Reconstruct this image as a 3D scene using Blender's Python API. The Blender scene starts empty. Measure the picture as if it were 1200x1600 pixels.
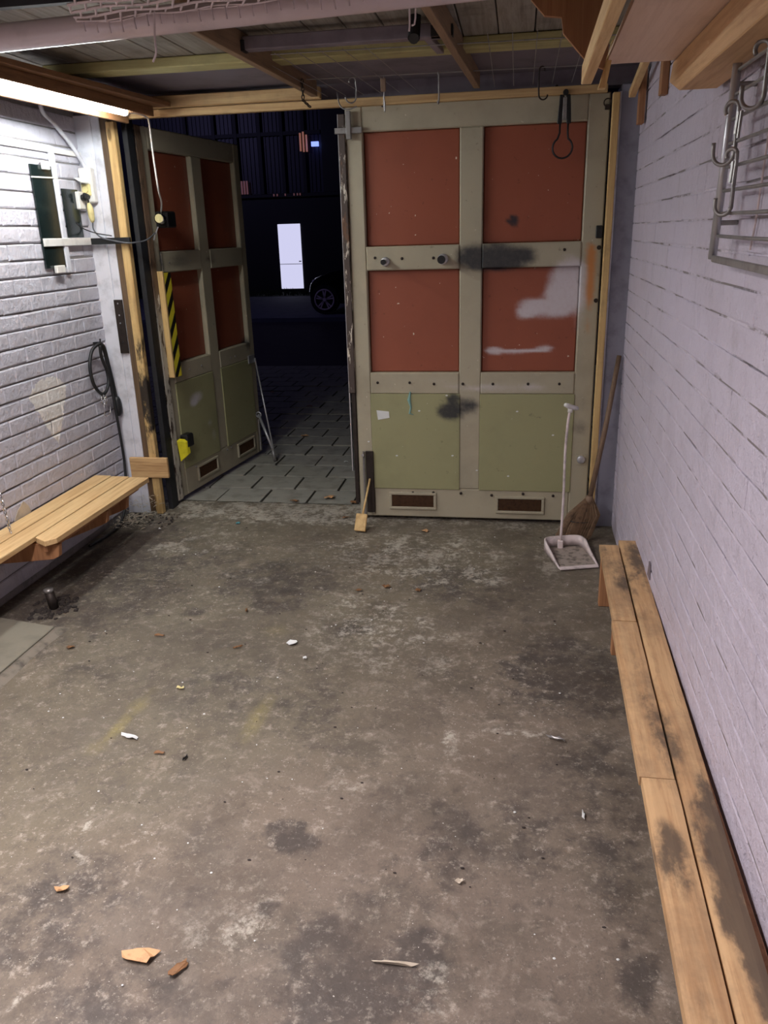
import bpy, bmesh, math, random
from mathutils import Vector, Matrix, noise
random.seed(7)
S = bpy.context.scene
COL = S.collection
R = math.radians

# ------------------------------------------------------------------ camera
FPX, CH = 1235.0, 1.6
RM = Matrix(((0.98700, 0.02629, -0.15844), (0.15827, -0.33287, 0.92959), (-0.02830, -0.94260, -0.33271)))
def _orth(m):
    a = Vector(m[0]).normalized(); b = Vector(m[1]); b = (b - a * a.dot(b)).normalized(); c = a.cross(b)
    return Matrix((a, b, c))
RM = _orth(RM)
cam_d = bpy.data.cameras.new('camera'); cam = bpy.data.objects.new('camera', cam_d); COL.objects.link(cam)
cam_d.sensor_fit = 'VERTICAL'; cam_d.sensor_height = 36; cam_d.lens = FPX / 1600 * 36
cam_d.clip_start = 0.02; cam_d.clip_end = 200
mw = Matrix.Identity(4)
for i in range(3):
    mw[i][0] = RM[i][0]; mw[i][1] = -RM[i][1]; mw[i][2] = -RM[i][2]
mw[2][3] = CH
cam.matrix_world = mw
S.camera = cam
# survey helpers: where the sight line through a point of the photograph meets a real plane
def _ray(px, py): return RM @ Vector((px - 600, py - 800, FPX))
def onZ(px, py, z=0.0): r = _ray(px, py); return Vector((0, 0, CH)) + r * ((z - CH) / r.z)
def onY(px, py, y): r = _ray(px, py); return Vector((0, 0, CH)) + r * (y / r.y)
def onX(px, py, x): r = _ray(px, py); return Vector((0, 0, CH)) + r * (x / r.x)
def proj(p):
    v = RM.transposed() @ (Vector(p) - Vector((0, 0, CH)))
    return v.x / v.z * FPX + 600, v.y / v.z * FPX + 800, v.z

# ------------------------------------------------------------------ world, lamps, exposure
S.view_settings.view_transform = 'Standard'; S.view_settings.look = 'None'
S.view_settings.exposure = 0.70; S.view_settings.gamma = 1.0; S.view_settings.use_curve_mapping = False
wd = bpy.data.worlds.new('night'); S.world = wd; wd.use_nodes = True
wd.node_tree.nodes['Background'].inputs[0].default_value = (0.10, 0.13, 0.30, 1)
wd.node_tree.nodes['Background'].inputs[1].default_value = 0.004
def area(name, loc, rot, sx, sy, power, colour):
    l = bpy.data.lights.new(name, 'AREA'); l.shape = 'RECTANGLE'; l.size = sx; l.size_y = sy
    l.energy = power; l.color = colour; l.spread = R(155)
    o = bpy.data.objects.new(name, l); COL.objects.link(o); o.location = loc; o.rotation_euler = rot
    return o
TUBE_STRENGTH = 82.0
TUBE_COLOUR = (0.94, 0.99, 0.98)
# ceiling lamps of the rear half of the garage (behind the photographer)
area('rear_lamp', (-1.3, 0.95, 2.25), (0, 0, 0), 0.22, 1.5, 44, (1.0, 0.92, 0.93))
area('rear_lamp', (-1.3, -0.7, 2.25), (0, 0, 0), 0.22, 1.1, 10, (1.0, 0.92, 0.93))
# street lamp out on the road, bluish
sl = bpy.data.lights.new('street_lamp', 'POINT'); sl.energy = 150; sl.color = (0.5, 0.45, 1.0); sl.shadow_soft_size = 0.2
so = bpy.data.objects.new('street_lamp', sl); COL.objects.link(so); so.location = (-12, 13.0, 6.0)

# ------------------------------------------------------------------ materials
def L(r, g, b):
    f = lambda c: (c / 255 / 12.92) if c / 255 <= 0.04045 else ((c / 255 + 0.055) / 1.055) ** 2.4
    return (f(r), f(g), f(b), 1)
class Mat:
    def __init__(s, name, col, rough=0.6, metal=0.0, spec=None):
        s.m = bpy.data.materials.new(name); s.m.use_nodes = True
        s.t = s.m.node_tree; s.N = s.t.nodes; s.b = s.N['Principled BSDF']
        s.b.inputs['Base Color'].default_value = col
        s.b.inputs['Roughness'].default_value = rough; s.b.inputs['Metallic'].default_value = metal
        if spec is not None: s.b.inputs['Specular IOR Level'].default_value = spec
        s.col = None; s._c = col; s.bumpn = None
        g = s.N.new('ShaderNodeNewGeometry'); s.pos = g.outputs['Position']
    def link(s, a, b): s.t.links.new(a, b)
    def coords(s, scale=(1, 1, 1), rot=(0, 0, 0), src=None, rnd=False):
        m = s.N.new('ShaderNodeMapping'); m.inputs['Scale'].default_value = scale; m.inputs['Rotation'].default_value = rot
        src = src or s.pos
        if rnd:
            oi = s.N.new('ShaderNodeObjectInfo'); c = s.N.new('ShaderNodeVectorMath'); c.operation = 'SCALE'
            cm = s.N.new('ShaderNodeCombineXYZ')
            for i in range(3): s.link(oi.outputs['Random'], cm.inputs[i])
            s.link(cm.outputs[0], c.inputs[0]); c.inputs['Scale'].default_value = 7.3
            a = s.N.new('ShaderNodeVectorMath'); a.operation = 'ADD'; s.link(src, a.inputs[0]); s.link(c.outputs[0], a.inputs[1])
            src = a.outputs[0]
        s.link(src, m.inputs[0]); return m.outputs[0]
    def noise(s, sc, detail=4, rough=0.6, scale=(1, 1, 1), dist=0.0, rnd=False, rot=(0, 0, 0)):
        n = s.N.new('ShaderNodeTexNoise'); s.link(s.coords(scale, rot, rnd=rnd), n.inputs['Vector'])
        n.inputs['Scale'].default_value = sc; n.inputs['Detail'].default_value = detail
        n.inputs['Roughness'].default_value = rough; n.inputs['Distortion'].default_value = dist
        return n.outputs['Fac']
    def voro(s, sc, scale=(1, 1, 1), feat='F1'):
        n = s.N.new('ShaderNodeTexVoronoi'); n.feature = feat; s.link(s.coords(scale), n.inputs['Vector'])
        n.inputs['Scale'].default_value = sc; return n.outputs['Distance']
    def ramp(s, fac, a, b, va=0.0, vb=1.0):
        n = s.N.new('ShaderNodeMapRange'); n.inputs['From Min'].default_value = a; n.inputs['From Max'].default_value = b
        n.inputs['To Min'].default_value = va; n.inputs['To Max'].default_value = vb
        n.interpolation_type = 'SMOOTHSTEP'; s.link(fac, n.inputs['Value']); return n.outputs['Result']
    def math(s, op, a, b=0.0):
        n = s.N.new('ShaderNodeMath'); n.operation = op; n.use_clamp = False
        for i, v in enumerate((a, b)):
            if isinstance(v, (int, float)): n.inputs[i].default_value = v
            else: s.link(v, n.inputs[i])
        return n.outputs[0]
    def mix(s, fac, col, mode='MIX'):
        n = s.N.new('ShaderNodeMix'); n.data_type = 'RGBA'; n.blend_type = mode
        if isinstance(fac, (int, float)): n.inputs['Factor'].default_value = fac
        else: s.link(fac, n.inputs['Factor'])
        if s.col: s.link(s.col, n.inputs['A'])
        else: n.inputs['A'].default_value = s._c
        if isinstance(col, tuple): n.inputs['B'].default_value = col
        else: s.link(col, n.inputs['B'])
        s.col = n.outputs['Result']; s.link(s.col, s.b.inputs['Base Color']); return s
    def bump(s, h, strength=0.3, dist=0.01):
        n = s.N.new('ShaderNodeBump'); n.inputs['Strength'].default_value = strength; n.inputs['Distance'].default_value = dist
        s.link(h, n.inputs['Height'])
        if s.bumpn: s.link(s.bumpn, n.inputs['Normal'])
        s.bumpn = n.outputs[0]; s.link(s.bumpn, s.b.inputs['Normal']); return s
    def sep(s):
        n = s.N.new('ShaderNodeSeparateXYZ'); s.link(s.pos, n.inputs[0]); return n.outputs
    def attr(s, name='stain'):
        n = s.N.new('ShaderNodeAttribute'); n.attribute_name = name
        c = s.N.new('ShaderNodeSeparateColor'); s.link(n.outputs['Color'], c.inputs[0])
        return c.outputs[0], c.outputs[1], c.outputs[2], n.outputs['Alpha']

def simple(name, rgb, rough=0.6, metal=0.0, grime=0.25, sc=18):
    m = Mat(name, L(*rgb), rough, metal)
    d = tuple(c * 0.45 for c in L(*rgb)[:3]) + (1,)
    m.mix(m.math('MULTIPLY', m.ramp(m.noise(sc, 5), 0.45, 0.72), grime * 2), d)
    m.bump(m.noise(sc * 6, 3), 0.15, 0.002)
    return m.m
def emit(name, rgb, strength):
    m = bpy.data.materials.new(name); m.use_nodes = True; b = m.node_tree.nodes['Principled BSDF']
    b.inputs['Base Color'].default_value = (0.8, 0.8, 0.8, 1)
    b.inputs['Emission Color'].default_value = L(*rgb) if max(rgb) > 1 else rgb + (1,)
    b.inputs['Emission Strength'].default_value = strength
    return m
def wood(name, rgb, dark, axis='Y', grime=0.3, rough=0.65, knots=True, grimecol=(70, 62, 55)):
    m = Mat(name, L(*rgb), rough)
    k = {'X': (0.05, 1, 1), 'Y': (1, 0.05, 1), 'Z': (1, 1, 0.05)}[axis]
    g = m.noise(42, 5, 0.7, scale=k, dist=0.6, rnd=True)
    m.mix(m.ramp(g, 0.35, 0.75, 0, 0.75), L(*dark))
    g2 = m.noise(150, 3, 0.6, scale=k, rnd=True)
    m.mix(m.ramp(g2, 0.55, 0.8, 0, 0.45), L(*dark))
    if knots:
        kk = {'X': (0.35, 1, 1), 'Y': (1, 0.35, 1), 'Z': (1, 1, 0.35)}[axis]
        m.mix(m.ramp(m.voro(6.5, kk), 0.05, 0.10, 0.8, 0), L(int(dark[0] * .55), int(dark[1] * .5), int(dark[2] * .45)))
    m.mix(m.ramp(m.noise(5.5, 5, 0.65, rnd=True), 0.50, 0.75, 0, grime), L(*grimecol))
    m.bump(g2, 0.2, 0.003)
    return m.m

# thickly painted brick, shared by both side walls
def brick_mat(name, rgb, cream=False):
    m = Mat(name, L(*rgb), 0.62)
    m.mix(m.ramp(m.noise(3.2, 5), 0.40, 0.80, 0, 0.3), L(int(rgb[0] * .86), int(rgb[1] * .84), int(rgb[2] * .84)))
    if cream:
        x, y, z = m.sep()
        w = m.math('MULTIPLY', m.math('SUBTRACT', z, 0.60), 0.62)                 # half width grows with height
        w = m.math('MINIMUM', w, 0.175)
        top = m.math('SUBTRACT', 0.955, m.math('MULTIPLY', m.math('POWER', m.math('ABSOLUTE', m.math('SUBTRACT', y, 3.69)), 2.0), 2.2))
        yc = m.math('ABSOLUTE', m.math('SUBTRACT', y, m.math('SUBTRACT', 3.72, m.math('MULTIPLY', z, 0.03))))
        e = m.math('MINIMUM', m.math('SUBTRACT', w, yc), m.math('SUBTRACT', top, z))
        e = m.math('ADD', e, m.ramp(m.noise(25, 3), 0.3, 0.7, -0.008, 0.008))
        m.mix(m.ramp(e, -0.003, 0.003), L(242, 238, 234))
    n1 = m.noise(11, 6, 0.7); 
    m.mix(m.ramp(n1, 0.60, 0.80, 0, 0.22), L(130, 122, 124))
    sp = m.noise(60, 4, 0.7, scale=(1, 1, 0.35))
    m.mix(m.ramp(sp, 0.64, 0.72, 0, 0.30), L(110, 102, 102))
    m.mix(m.ramp(m.noise(7, 6, 0.75, scale=(1, 1, 0.6)), 0.50, 0.78, 0, 0.35), L(150, 142, 146))
    m.mix(m.ramp(m.noise(45, 4, 0.7), 0.62, 0.74, 0, 0.35), L(226, 220, 230))
    m.bump(m.noise(13, 6, 0.65), 0.7, 0.03)
    m.bump(m.noise(55, 6, 0.75, scale=(1, 1, 0.45)), 0.8, 0.010)
    m.bump(m.ramp(m.noise(30, 3, 0.5, dist=1.0), 0.62, 0.68), 0.35, 0.003)
    return m.m
M = {}
M['brick_l'] = brick_mat('painted_brick_left', (204, 202, 213), True)
M['brick_r'] = brick_mat('painted_brick_right', (204, 196, 211))
M['mortar_l'] = simple('mortar_left', (132, 128, 128), 0.9, sc=30)
M['mortar_r'] = brick_mat('mortar_right', (196, 188, 202))
def joint_shade():
    m = Mat('mortar_joint_shade', L(194, 186, 199), 0.7)
    m.mix(m.ramp(m.noise(3.4, 5, 0.7, scale=(1, 1, 2.2)), 0.47, 0.56, 0, 0.85), L(104, 96, 92))  # broken dark bands painted as shade in the joints
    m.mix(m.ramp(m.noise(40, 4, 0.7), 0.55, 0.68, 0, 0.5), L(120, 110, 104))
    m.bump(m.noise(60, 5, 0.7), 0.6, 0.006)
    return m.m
M['mortar_r'] = joint_shade()
M['post_paint'] = simple('lilac_grey_paint', (150, 150, 163), 0.6, grime=0.3, sc=9)
M['white_board'] = simple('white_painted_board', (218, 219, 228), 0.6, grime=0.25, sc=12)
M['pine'] = wood('pine_y', (222, 190, 138), (178, 132, 84), 'Y', 0.12)
M['pine_x'] = wood('pine_x', (192, 162, 114), (150, 112, 70), 'X', 0.25)
M['pine_z'] = wood('pine_z', (214, 182, 124), (168, 128, 76), 'Z', 0.3)
def scorched():
    m = wood('scorched_post', (214, 182, 124), (168, 128, 76), 'Z', 0.3)
    M_ = Mat.__new__(Mat); M_.m = m; M_.t = m.node_tree; M_.N = M_.t.nodes; M_.b = M_.N['Principled BSDF']
    lk = M_.b.inputs['Base Color'].links[0].from_socket; M_.col = lk; M_._c = None; M_.bumpn = None
    g = M_.N.new('ShaderNodeNewGeometry'); M_.pos = g.outputs['Position']
    x, y, z = M_.sep()
    d = M_.math('ABSOLUTE', M_.math('SUBTRACT', z, 0.74))
    n = M_.ramp(M_.noise(9, 5, 0.7, scale=(1, 1, 0.4)), 0.3, 0.7, -0.22, 0.22)
    M_.mix(M_.ramp(M_.math('ADD', d, n), 0.30, 0.08, 0, 1), L(44, 36, 28))
    return m
M['scorched'] = scorched()
M['block'] = wood('block_wood', (214, 176, 124), (150, 105, 62), 'X', 0.2)
M['old_z'] = wood('old_dark_wood', (108, 86, 62), (60, 44, 32), 'Z', 0.5)
M['lamp_board'] = wood('brown_lamp_board', (138, 100, 66), (98, 66, 40), 'Y', 0.2, knots=False)
M['joist'] = wood('joist_wood', (142, 114, 86), (100, 76, 54), 'Y', 0.2, knots=False)
M['ply'] = wood('plywood', (222, 194, 174), (204, 172, 150), 'Y', 0.10, knots=False)
M['ply_red'] = wood('reddish_plywood', (158, 108, 70), (126, 80, 48), 'Z', 0.12)
M['bracket'] = wood('bracket_wood', (168, 120, 82), (126, 82, 52), 'Z', 0.15, knots=False)
M['bearer'] = wood('bearer_wood', (206, 166, 120), (164, 122, 82), 'Y', 0.15, knots=False)
M['stick'] = wood('worn_broomstick', (128, 104, 84), (86, 66, 50), 'Z', 0.4, knots=False)
M['plank'] = wood('whitewashed_plank', (146, 140, 128), (90, 80, 70), 'Y', 0.55, grimecol=(60, 50, 42), knots=False)
M['yellow_beam'] = wood('yellow_painted_beam', (172, 164, 112), (138, 128, 82), 'X', 0.25, knots=False)
M['soffit'] = simple('mauve_soffit', (112, 104, 112), 0.7, sc=7)
M['rail_grey'] = simple('mauve_painted_steel', (118, 108, 114), 0.5, sc=9)
M['pinkpipe'] = simple('pinkish_white_pipe', (212, 196, 196), 0.22, grime=0.2, sc=6)
M['netting'] = simple('dusty_white_netting', (216, 200, 200), 0.7)
M['galv'] = simple('galvanised_metal', (190, 190, 194), 0.35, 0.6, 0.15)
M['steel'] = simple('grey_steel', (150, 147, 145), 0.4, 0.55, 0.3)
M['dark_steel'] = simple('dark_rusty_steel', (58, 50, 46), 0.55, 0.6, 0.4)
M['chrome'] = simple('chrome', (215, 215, 215), 0.15, 1.0, 0.05)
M['black'] = simple('black_plastic', (22, 22, 24), 0.45)
M['rubber'] = simple('black_rubber', (30, 31, 34), 0.5)
M['grey_cable'] = simple('grey_cable', (96, 98, 104), 0.5)
M['white_plastic'] = simple('white_plastic', (226, 224, 220), 0.4, grime=0.15)
M['pink_white'] = simple('dusty_white_plastic', (222, 208, 206), 0.5, grime=0.35)
M['dirty_tray'] = simple('dirty_tray', (158, 146, 136), 0.7, grime=0.8, sc=30)
M['yellow_plastic'] = simple('yellow_plastic', (226, 214, 40), 0.45, grime=0.2)
M['cream_plastic'] = simple('cream_plastic', (220, 208, 150), 0.45)
M['green_glass'] = simple('dark_green_glass', (26, 36, 36), 0.12, grime=0.3)
M['grate'] = simple('rusty_grate', (92, 66, 46), 0.6, 0.5, 0.4, 60)
M['bristle'] = simple('brown_bristle', (126, 100, 76), 0.8, grime=0.5, sc=50)
M['leaf'] = simple('dry_leaf', (200, 156, 112), 0.7, grime=0.3, sc=60)
M['leaf_dark'] = simple('dark_dry_leaf', (130, 92, 58), 0.7, grime=0.3, sc=60)
M['paper'] = simple('white_paper', (214, 216, 214), 0.7, grime=0.1)
M['straw'] = simple('pale_straw', (196, 184, 166), 0.8)
M['rubble'] = simple('dark_rubble', (52, 45, 42), 0.9, sc=40)
M['dark_void'] = simple('dark_void', (14, 14, 16), 0.9)
M['black_paint'] = simple('blackened_jamb', (36, 36, 40), 0.6, grime=0.4)

def paint_mat(name, rgb, grime=0.35, rough=0.5):
    m = Mat(name, L(*rgb), rough)
    m.mix(m.ramp(m.noise(4, 5), 0.45, 0.75, 0, grime), tuple(c * 0.55 for c in L(*rgb)[:3]) + (1,))
    m.mix(m.ramp(m.noise(26, 5, 0.7), 0.64, 0.70, 0, 0.5), tuple(c * 0.4 for c in L(*rgb)[:3]) + (1,))
    m.mix(m.ramp(m.noise(48, 2, 0.5), 0.755, 0.77, 0, 0.9), L(215, 208, 190))
    k, w, o, br = m.attr('spray')
    nn = m.ramp(m.noise(55, 4, 0.7), 0.3, 0.7, -0.07, 0.07)
    def msk(c, a, b, top):
        return m.ramp(m.math('ADD', c, m.math('MULTIPLY', nn, m.ramp(c, 0.02, 0.3))), a, b, 0, top)
    m.mix(msk(o, 0.1, 0.9, 0.85), L(190, 118, 48))
    m.mix(msk(w, 0.04, 1.15, 0.92), L(205, 200, 205))
    m.mix(msk(k, 0.05, 1.1, 0.96), L(34, 36, 44))
    m.bump(m.noise(90, 3), 0.12, 0.002)
    return m.m
M['greige'] = paint_mat('greige_door_paint', (168, 160, 138))
M['board_green'] = paint_mat('olive_board', (150, 148, 110), 0.3)
M['red'] = paint_mat('red_brown_panel', (142, 76, 54), 0.2, 0.45)
def peeling(name):
    m = Mat(name, L(70, 58, 52), 0.6)
    m.mix(m.ramp(m.noise(34, 5, 0.7, scale=(1, 1, 0.22)), 0.55, 0.60, 0, 1), L(206, 198, 182))
    m.mix(m.ramp(m.noise(14, 5, 0.7, scale=(1, 1, 0.3)), 0.58, 0.66, 0, 0.8), L(110, 76, 50))
    m.bump(m.noise(60, 4), 0.5, 0.004); return m.m
M['peel'] = peeling('peeling_paint')
def peel2():
    m = Mat('peeling_white_edge', L(176, 170, 156), 0.6)
    x, y, z = m.sep()
    up = m.ramp(z, 1.05, 1.35)
    m.mix(up, L(104, 82, 64))
    m.mix(m.ramp(m.noise(34, 5, 0.7, scale=(1, 1, 0.25)), 0.53, 0.6, 0, 1), L(70, 56, 46))
    m.mix(m.ramp(m.noise(20, 4, 0.6, scale=(1, 1, 0.3)), 0.66, 0.7, 0, 1), L(214, 210, 198))
    m.bump(m.noise(60, 4), 0.5, 0.004); return m.m
M['peel_edge'] = peel2()
def stripes():
    m = Mat('hazard_stripe_tape', L(24, 22, 20), 0.45)
    x, y, z = m.sep()
    f = m.math('FRACT', m.math('MULTIPLY', m.math('SUBTRACT', z, m.math('MULTIPLY', y, 1.4)), 7.6))
    m.mix(m.ramp(f, 0.44, 0.46), L(214, 200, 50)); return m.m
M['hazard'] = stripes()
def wornbench(name):
    m = Mat(name, L(206, 170, 126), 0.6)
    k = (1, 0.05, 1)
    g = m.noise(42, 5, 0.7, scale=k, dist=0.5, rnd=True)
    m.mix(m.ramp(g, 0.35, 0.75, 0, 0.6), L(160, 112, 70))
    m.mix(m.ramp(m.noise(160, 3, 0.6, scale=k, rnd=True), 0.55, 0.8, 0, 0.4), L(140, 98, 60))
    m.mix(m.ramp(m.noise(3.2, 6, 0.7, rnd=True), 0.45, 0.70, 0, 0.45), L(112, 92, 74))
    m.mix(m.ramp(m.noise(18, 6, 0.75, scale=(1, .3, 1), rnd=True), 0.52, 0.72, 0, 0.5), L(120, 94, 70))
    m.mix(m.ramp(m.voro(5, (1, 0.5, 1)), 0.03, 0.07, 0.8, 0), L(74, 46, 28))
    a, b, c, d = m.attr('stain')
    nn = m.ramp(m.noise(14, 6, 0.7, scale=(1, .5, 1)), 0.3, 0.7, -0.35, 0.35)
    m.mix(m.ramp(m.math('ADD', a, m.math('MULTIPLY', nn, m.ramp(a, 0.02, 0.4))), 0.06, 0.75, 0, 0.85), L(70, 62, 56))
    m.bump(g, 0.2, 0.003)
    return m.m
M['bench_worn'] = wornbench('worn_bench_board')

def floor_mat():
    m = Mat('stained_concrete', L(113, 104, 88), 0.7)
    m.mix(m.ramp(m.noise(0.9, 5, 0.6), 0.40, 0.66, 0, 0.6), L(108, 102, 87))
    a, b, c, d = m.attr('stain')
    m.mix(m.ramp(d, 0, 1, 0, 0.5), L(128, 110, 102))                      # reddish grey zone
    m.mix(m.ramp(m.noise(2.6, 7, 0.72), 0.46, 0.64, 0, 0.6), L(84, 76, 66))
    m.mix(m.ramp(m.noise(9, 7, 0.7, dist=0.8), 0.52, 0.72, 0, 0.5), L(166, 154, 140))
    m.mix(m.ramp(m.noise(5, 6, 0.72), 0.56, 0.70, 0, 0.5), L(84, 76, 70))
    nn = m.ramp(m.noise(9, 7, 0.72), 0.28, 0.72, -0.45, 0.45)
    nf = m.ramp(m.noise(34, 6, 0.75), 0.3, 0.7, -0.4, 0.4)
    m.mix(m.ramp(m.math('ADD', a, m.math('MULTIPLY', nn, m.ramp(a, 0.02, 0.4))), 0.08, 0.85, 0, 0.8), L(58, 52, 50))
    m.mix(m.ramp(m.math('ADD', b, m.math('MULTIPLY', m.math('ADD', nn, nf), m.ramp(b, 0.02, 0.5))), 0.35, 0.95, 0, 0.7), L(192, 186, 172))
    m.mix(m.ramp(m.math('ADD', c, m.math('MULTIPLY', nf, m.ramp(c, 0.02, 0.9, 0, 0.5))), 0.05, 1.1, 0, 0.62), L(168, 156, 84))
    m.mix(m.ramp(m.noise(24, 6, 0.78), 0.52, 0.70, 0, 0.6), L(184, 174, 160))
    m.mix(m.ramp(m.noise(20, 6, 0.78, dist=.5), 0.52, 0.68, 0, 0.55), L(84, 76, 68))
    m.mix(m.ramp(m.noise(75, 5, 0.75), 0.58, 0.70, 0, 0.6), L(186, 176, 162))
    m.mix(m.ramp(m.noise(55, 6, 0.75), 0.61, 0.72, 0, 0.55), L(68, 60, 54))
    m.mix(m.ramp(m.noise(120, 2, 0.5), 0.74, 0.76, 0, 0.9), L(206, 200, 190))
    m.mix(m.ramp(m.noise(2.2, 3, 0.5, dist=.6), 0.40, 0.68, 0, 0.40), L(80, 70, 62))
    m.mix(m.ramp(m.noise(150, 4, 0.8, scale=(1, .6, 1)), 0.52, 0.66, 0, 0.35), L(76, 70, 64))
    rg = m.ramp(m.noise(4, 5), 0.3, 0.7, 0.5, 0.85); m.link(rg, m.b.inputs['Roughness'])
    m.bump(m.noise(7, 6, 0.65), 0.25, 0.02); m.bump(m.noise(90, 5, 0.7), 0.35, 0.003)
    return m.m
M['floor'] = floor_mat()
M['slab'] = simple('pale_slab', (132, 127, 113), 0.7, grime=0.25, sc=5)
M['ridge'] = simple('mortar_ridge', (124, 116, 104), 0.85, grime=0.6, sc=14)
M['paver'] = simple('concrete_paver', (146, 144, 134), 0.75, grime=0.3, sc=9)
M['joint'] = simple('paver_joint', (58, 54, 46), 0.9)
M['asphalt'] = simple('asphalt', (60, 50, 62), 0.8, sc=3)
M['kerb'] = simple('street_pavement', (104, 106, 122), 0.8, sc=3)
M['grass'] = simple('verge_grass', (40, 50, 28), 0.9, sc=20)
M['facade'] = simple('blue_cladding', (36, 38, 62), 0.4, grime=0.3, sc=2)
M['facade_dark'] = simple('dark_frame', (8, 8, 14), 0.5)
M['black_wall'] = simple('black_wall', (5, 5, 6), 0.5)
M['car_paint'] = simple('black_car_paint', (10, 11, 20), 0.12, 0.2, 0.05)
M['car_glass'] = simple('car_glass', (8, 9, 12), 0.05)
M['rim'] = simple('alloy_rim', (235, 215, 225), 0.5, 0.0)
M['tube'] = emit('lit_tube', TUBE_COLOUR, TUBE_STRENGTH)
M['lit_door'] = emit('lit_translucent_door', (206, 206, 236), 0.62)
M['lit_warm'] = emit('lit_warm_slat', (220, 140, 100), 0.16)
M['lit_blue'] = emit('lit_blue_sign', (130, 150, 255), 1.0)
M['lit_dim'] = emit('dim_warm_glow', (150, 90, 80), 0.12)
M['head_glint'] = simple('lamp_glass', (240, 240, 240), 0.05)

# ------------------------------------------------------------------ mesh building
class MB:
    def __init__(s, xf=None): s.bm = bmesh.new(); s.xf = xf
    def _add(s, vs, fs):
        v = [s.bm.verts.new(p) for p in vs]
        out = []
        for f in fs:
            try: out.append(s.bm.faces.new([v[i] for i in f]))
            except ValueError: pass
        return v, out
    def hexa(s, c, bev=0.0, seg=1):
        v, f = s._add(c, [(0, 3, 2, 1), (4, 5, 6, 7), (0, 1, 5, 4), (1, 2, 6, 5), (2, 3, 7, 6), (3, 0, 4, 7)])
        if bev:
            es = list({e for ff in f for e in ff.edges})
            bmesh.ops.bevel(s.bm, geom=es, offset=bev, segments=seg, affect='EDGES', profile=0.7)
        return s
    def box(s, x0, x1, y0, y1, z0, z1, bev=0.0, seg=1):
        return s.hexa([(x0, y0, z0), (x1, y0, z0), (x1, y1, z0), (x0, y1, z0), (x0, y0, z1), (x1, y0, z1), (x1, y1, z1), (x0, y1, z1)], bev, seg)
    def beam(s, a, b, w, h, bev=0.0, up=(0, 0, 1), roll=0):
        a = Vector(a); b = Vector(b); d = (b - a).normalized(); u = Vector(up)
        if abs(d.dot(u)) > 0.98: u = Vector((1, 0, 0))
        sd = d.cross(u).normalized(); u = sd.cross(d)
        if roll:
            q = Matrix.Rotation(roll, 3, d); sd = q @ sd; u = q @ u
        c = []
        for p in (a, b):
            pass
        pts = [a - sd * w / 2 - u * h / 2, a + sd * w / 2 - u * h / 2, b + sd * w / 2 - u * h / 2, b - sd * w / 2 - u * h / 2,
               a - sd * w / 2 + u * h / 2, a + sd * w / 2 + u * h / 2, b + sd * w / 2 + u * h / 2, b - sd * w / 2 + u * h / 2]
        return s.hexa(pts, bev)
    def tube(s, pts, r, n=6, caps=True, closed=False):
        pts = [Vector(p) for p in pts]; rings = []; m = len(pts)
        rr = r if isinstance(r, (list, tuple)) else [r] * m
        pu = None
        for i, p in enumerate(pts):
            if closed: t = pts[(i + 1) % m] - pts[i - 1]
            else: t = pts[min(i + 1, m - 1)] - pts[max(i - 1, 0)]
            t.normalize()
            u = pu if pu is not None else (Vector((0, 0, 1)) if abs(t.z) < 0.9 else Vector((1, 0, 0)))
            u = (u - t * t.dot(u)); u.normalize(); pu = u; w = t.cross(u)
            rings.append([s.bm.verts.new(p + (u * math.cos(2 * math.pi * k / n) + w * math.sin(2 * math.pi * k / n)) * rr[i]) for k in range(n)])
        for i in range(m if closed else m - 1):
            A, B = rings[i], rings[(i + 1) % m]
            for k in range(n): s.bm.faces.new((A[k], A[(k + 1) % n], B[(k + 1) % n], B[k]))
        if caps and not closed:
            s.bm.faces.new(rings[0][::-1]); s.bm.faces.new(rings[-1])
        return s
    def cyl(s, a, b, r, n=14, r2=None): return s.tube([a, b], [r, r if r2 is None else r2], n)
    def prism(s, pts, off, bev=0.0):
        off = Vector(off); n = len(pts); P = [Vector(p) for p in pts]
        v, f = s._add(P + [p + off for p in P], [tuple(range(n))[::-1], tuple(range(n, 2 * n))] + [(i, (i + 1) % n, (i + 1) % n + n, i + n) for i in range(n)])
        if bev:
            es = list({e for ff in f for e in ff.edges}); bmesh.ops.bevel(s.bm, geom=es, offset=bev, segments=1, affect='EDGES')
        return s
    def ball(s, c, r, sc=(1, 1, 1), sub=2):
        g = bmesh.ops.create_icosphere(s.bm, subdivisions=sub, radius=r)['verts']
        for v in g: v.co = Vector((v.co.x * sc[0], v.co.y * sc[1], v.co.z * sc[2])) + Vector(c)
        return s
    def slab(s, u0, u1, w0, w1, z0, z1, step=0.02, b=0.004):
        """box whose w0 face is finely divided (for paint marks) with a soft chamfer"""
        def axis(a, c):
            n = max(1, int((c - a - 2 * b) / step)); return [a] + [a + b + (c - a - 2 * b) * i / n for i in range(n + 1)] + [c]
        U = axis(u0, u1); Z = axis(z0, z1); nu, nz = len(U), len(Z); G = []
        for i, u in enumerate(U):
            row = []
            for j, z in enumerate(Z):
                edge = i in (0, nu - 1) or j in (0, nz - 1)
                row.append(s.bm.verts.new((u, w0 + (b if edge else 0), z)))
            G.append(row)
        for i in range(nu - 1):
            for j in range(nz - 1): s.bm.faces.new((G[i][j], G[i + 1][j], G[i + 1][j + 1], G[i][j + 1]))
        ring = [G[i][0] for i in range(nu)] + [G[-1][j] for j in range(1, nz)] + [G[i][-1] for i in range(nu - 2, -1, -1)] + [G[0][j] for j in range(nz - 2, 0, -1)]
        back = [s.bm.verts.new((v.co.x, w1, v.co.z)) for v in ring]
        n = len(ring)
        for i in range(n): s.bm.faces.new((ring[i], back[i], back[(i + 1) % n], ring[(i + 1) % n]))
        s.bm.faces.new(back)
        return s
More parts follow.
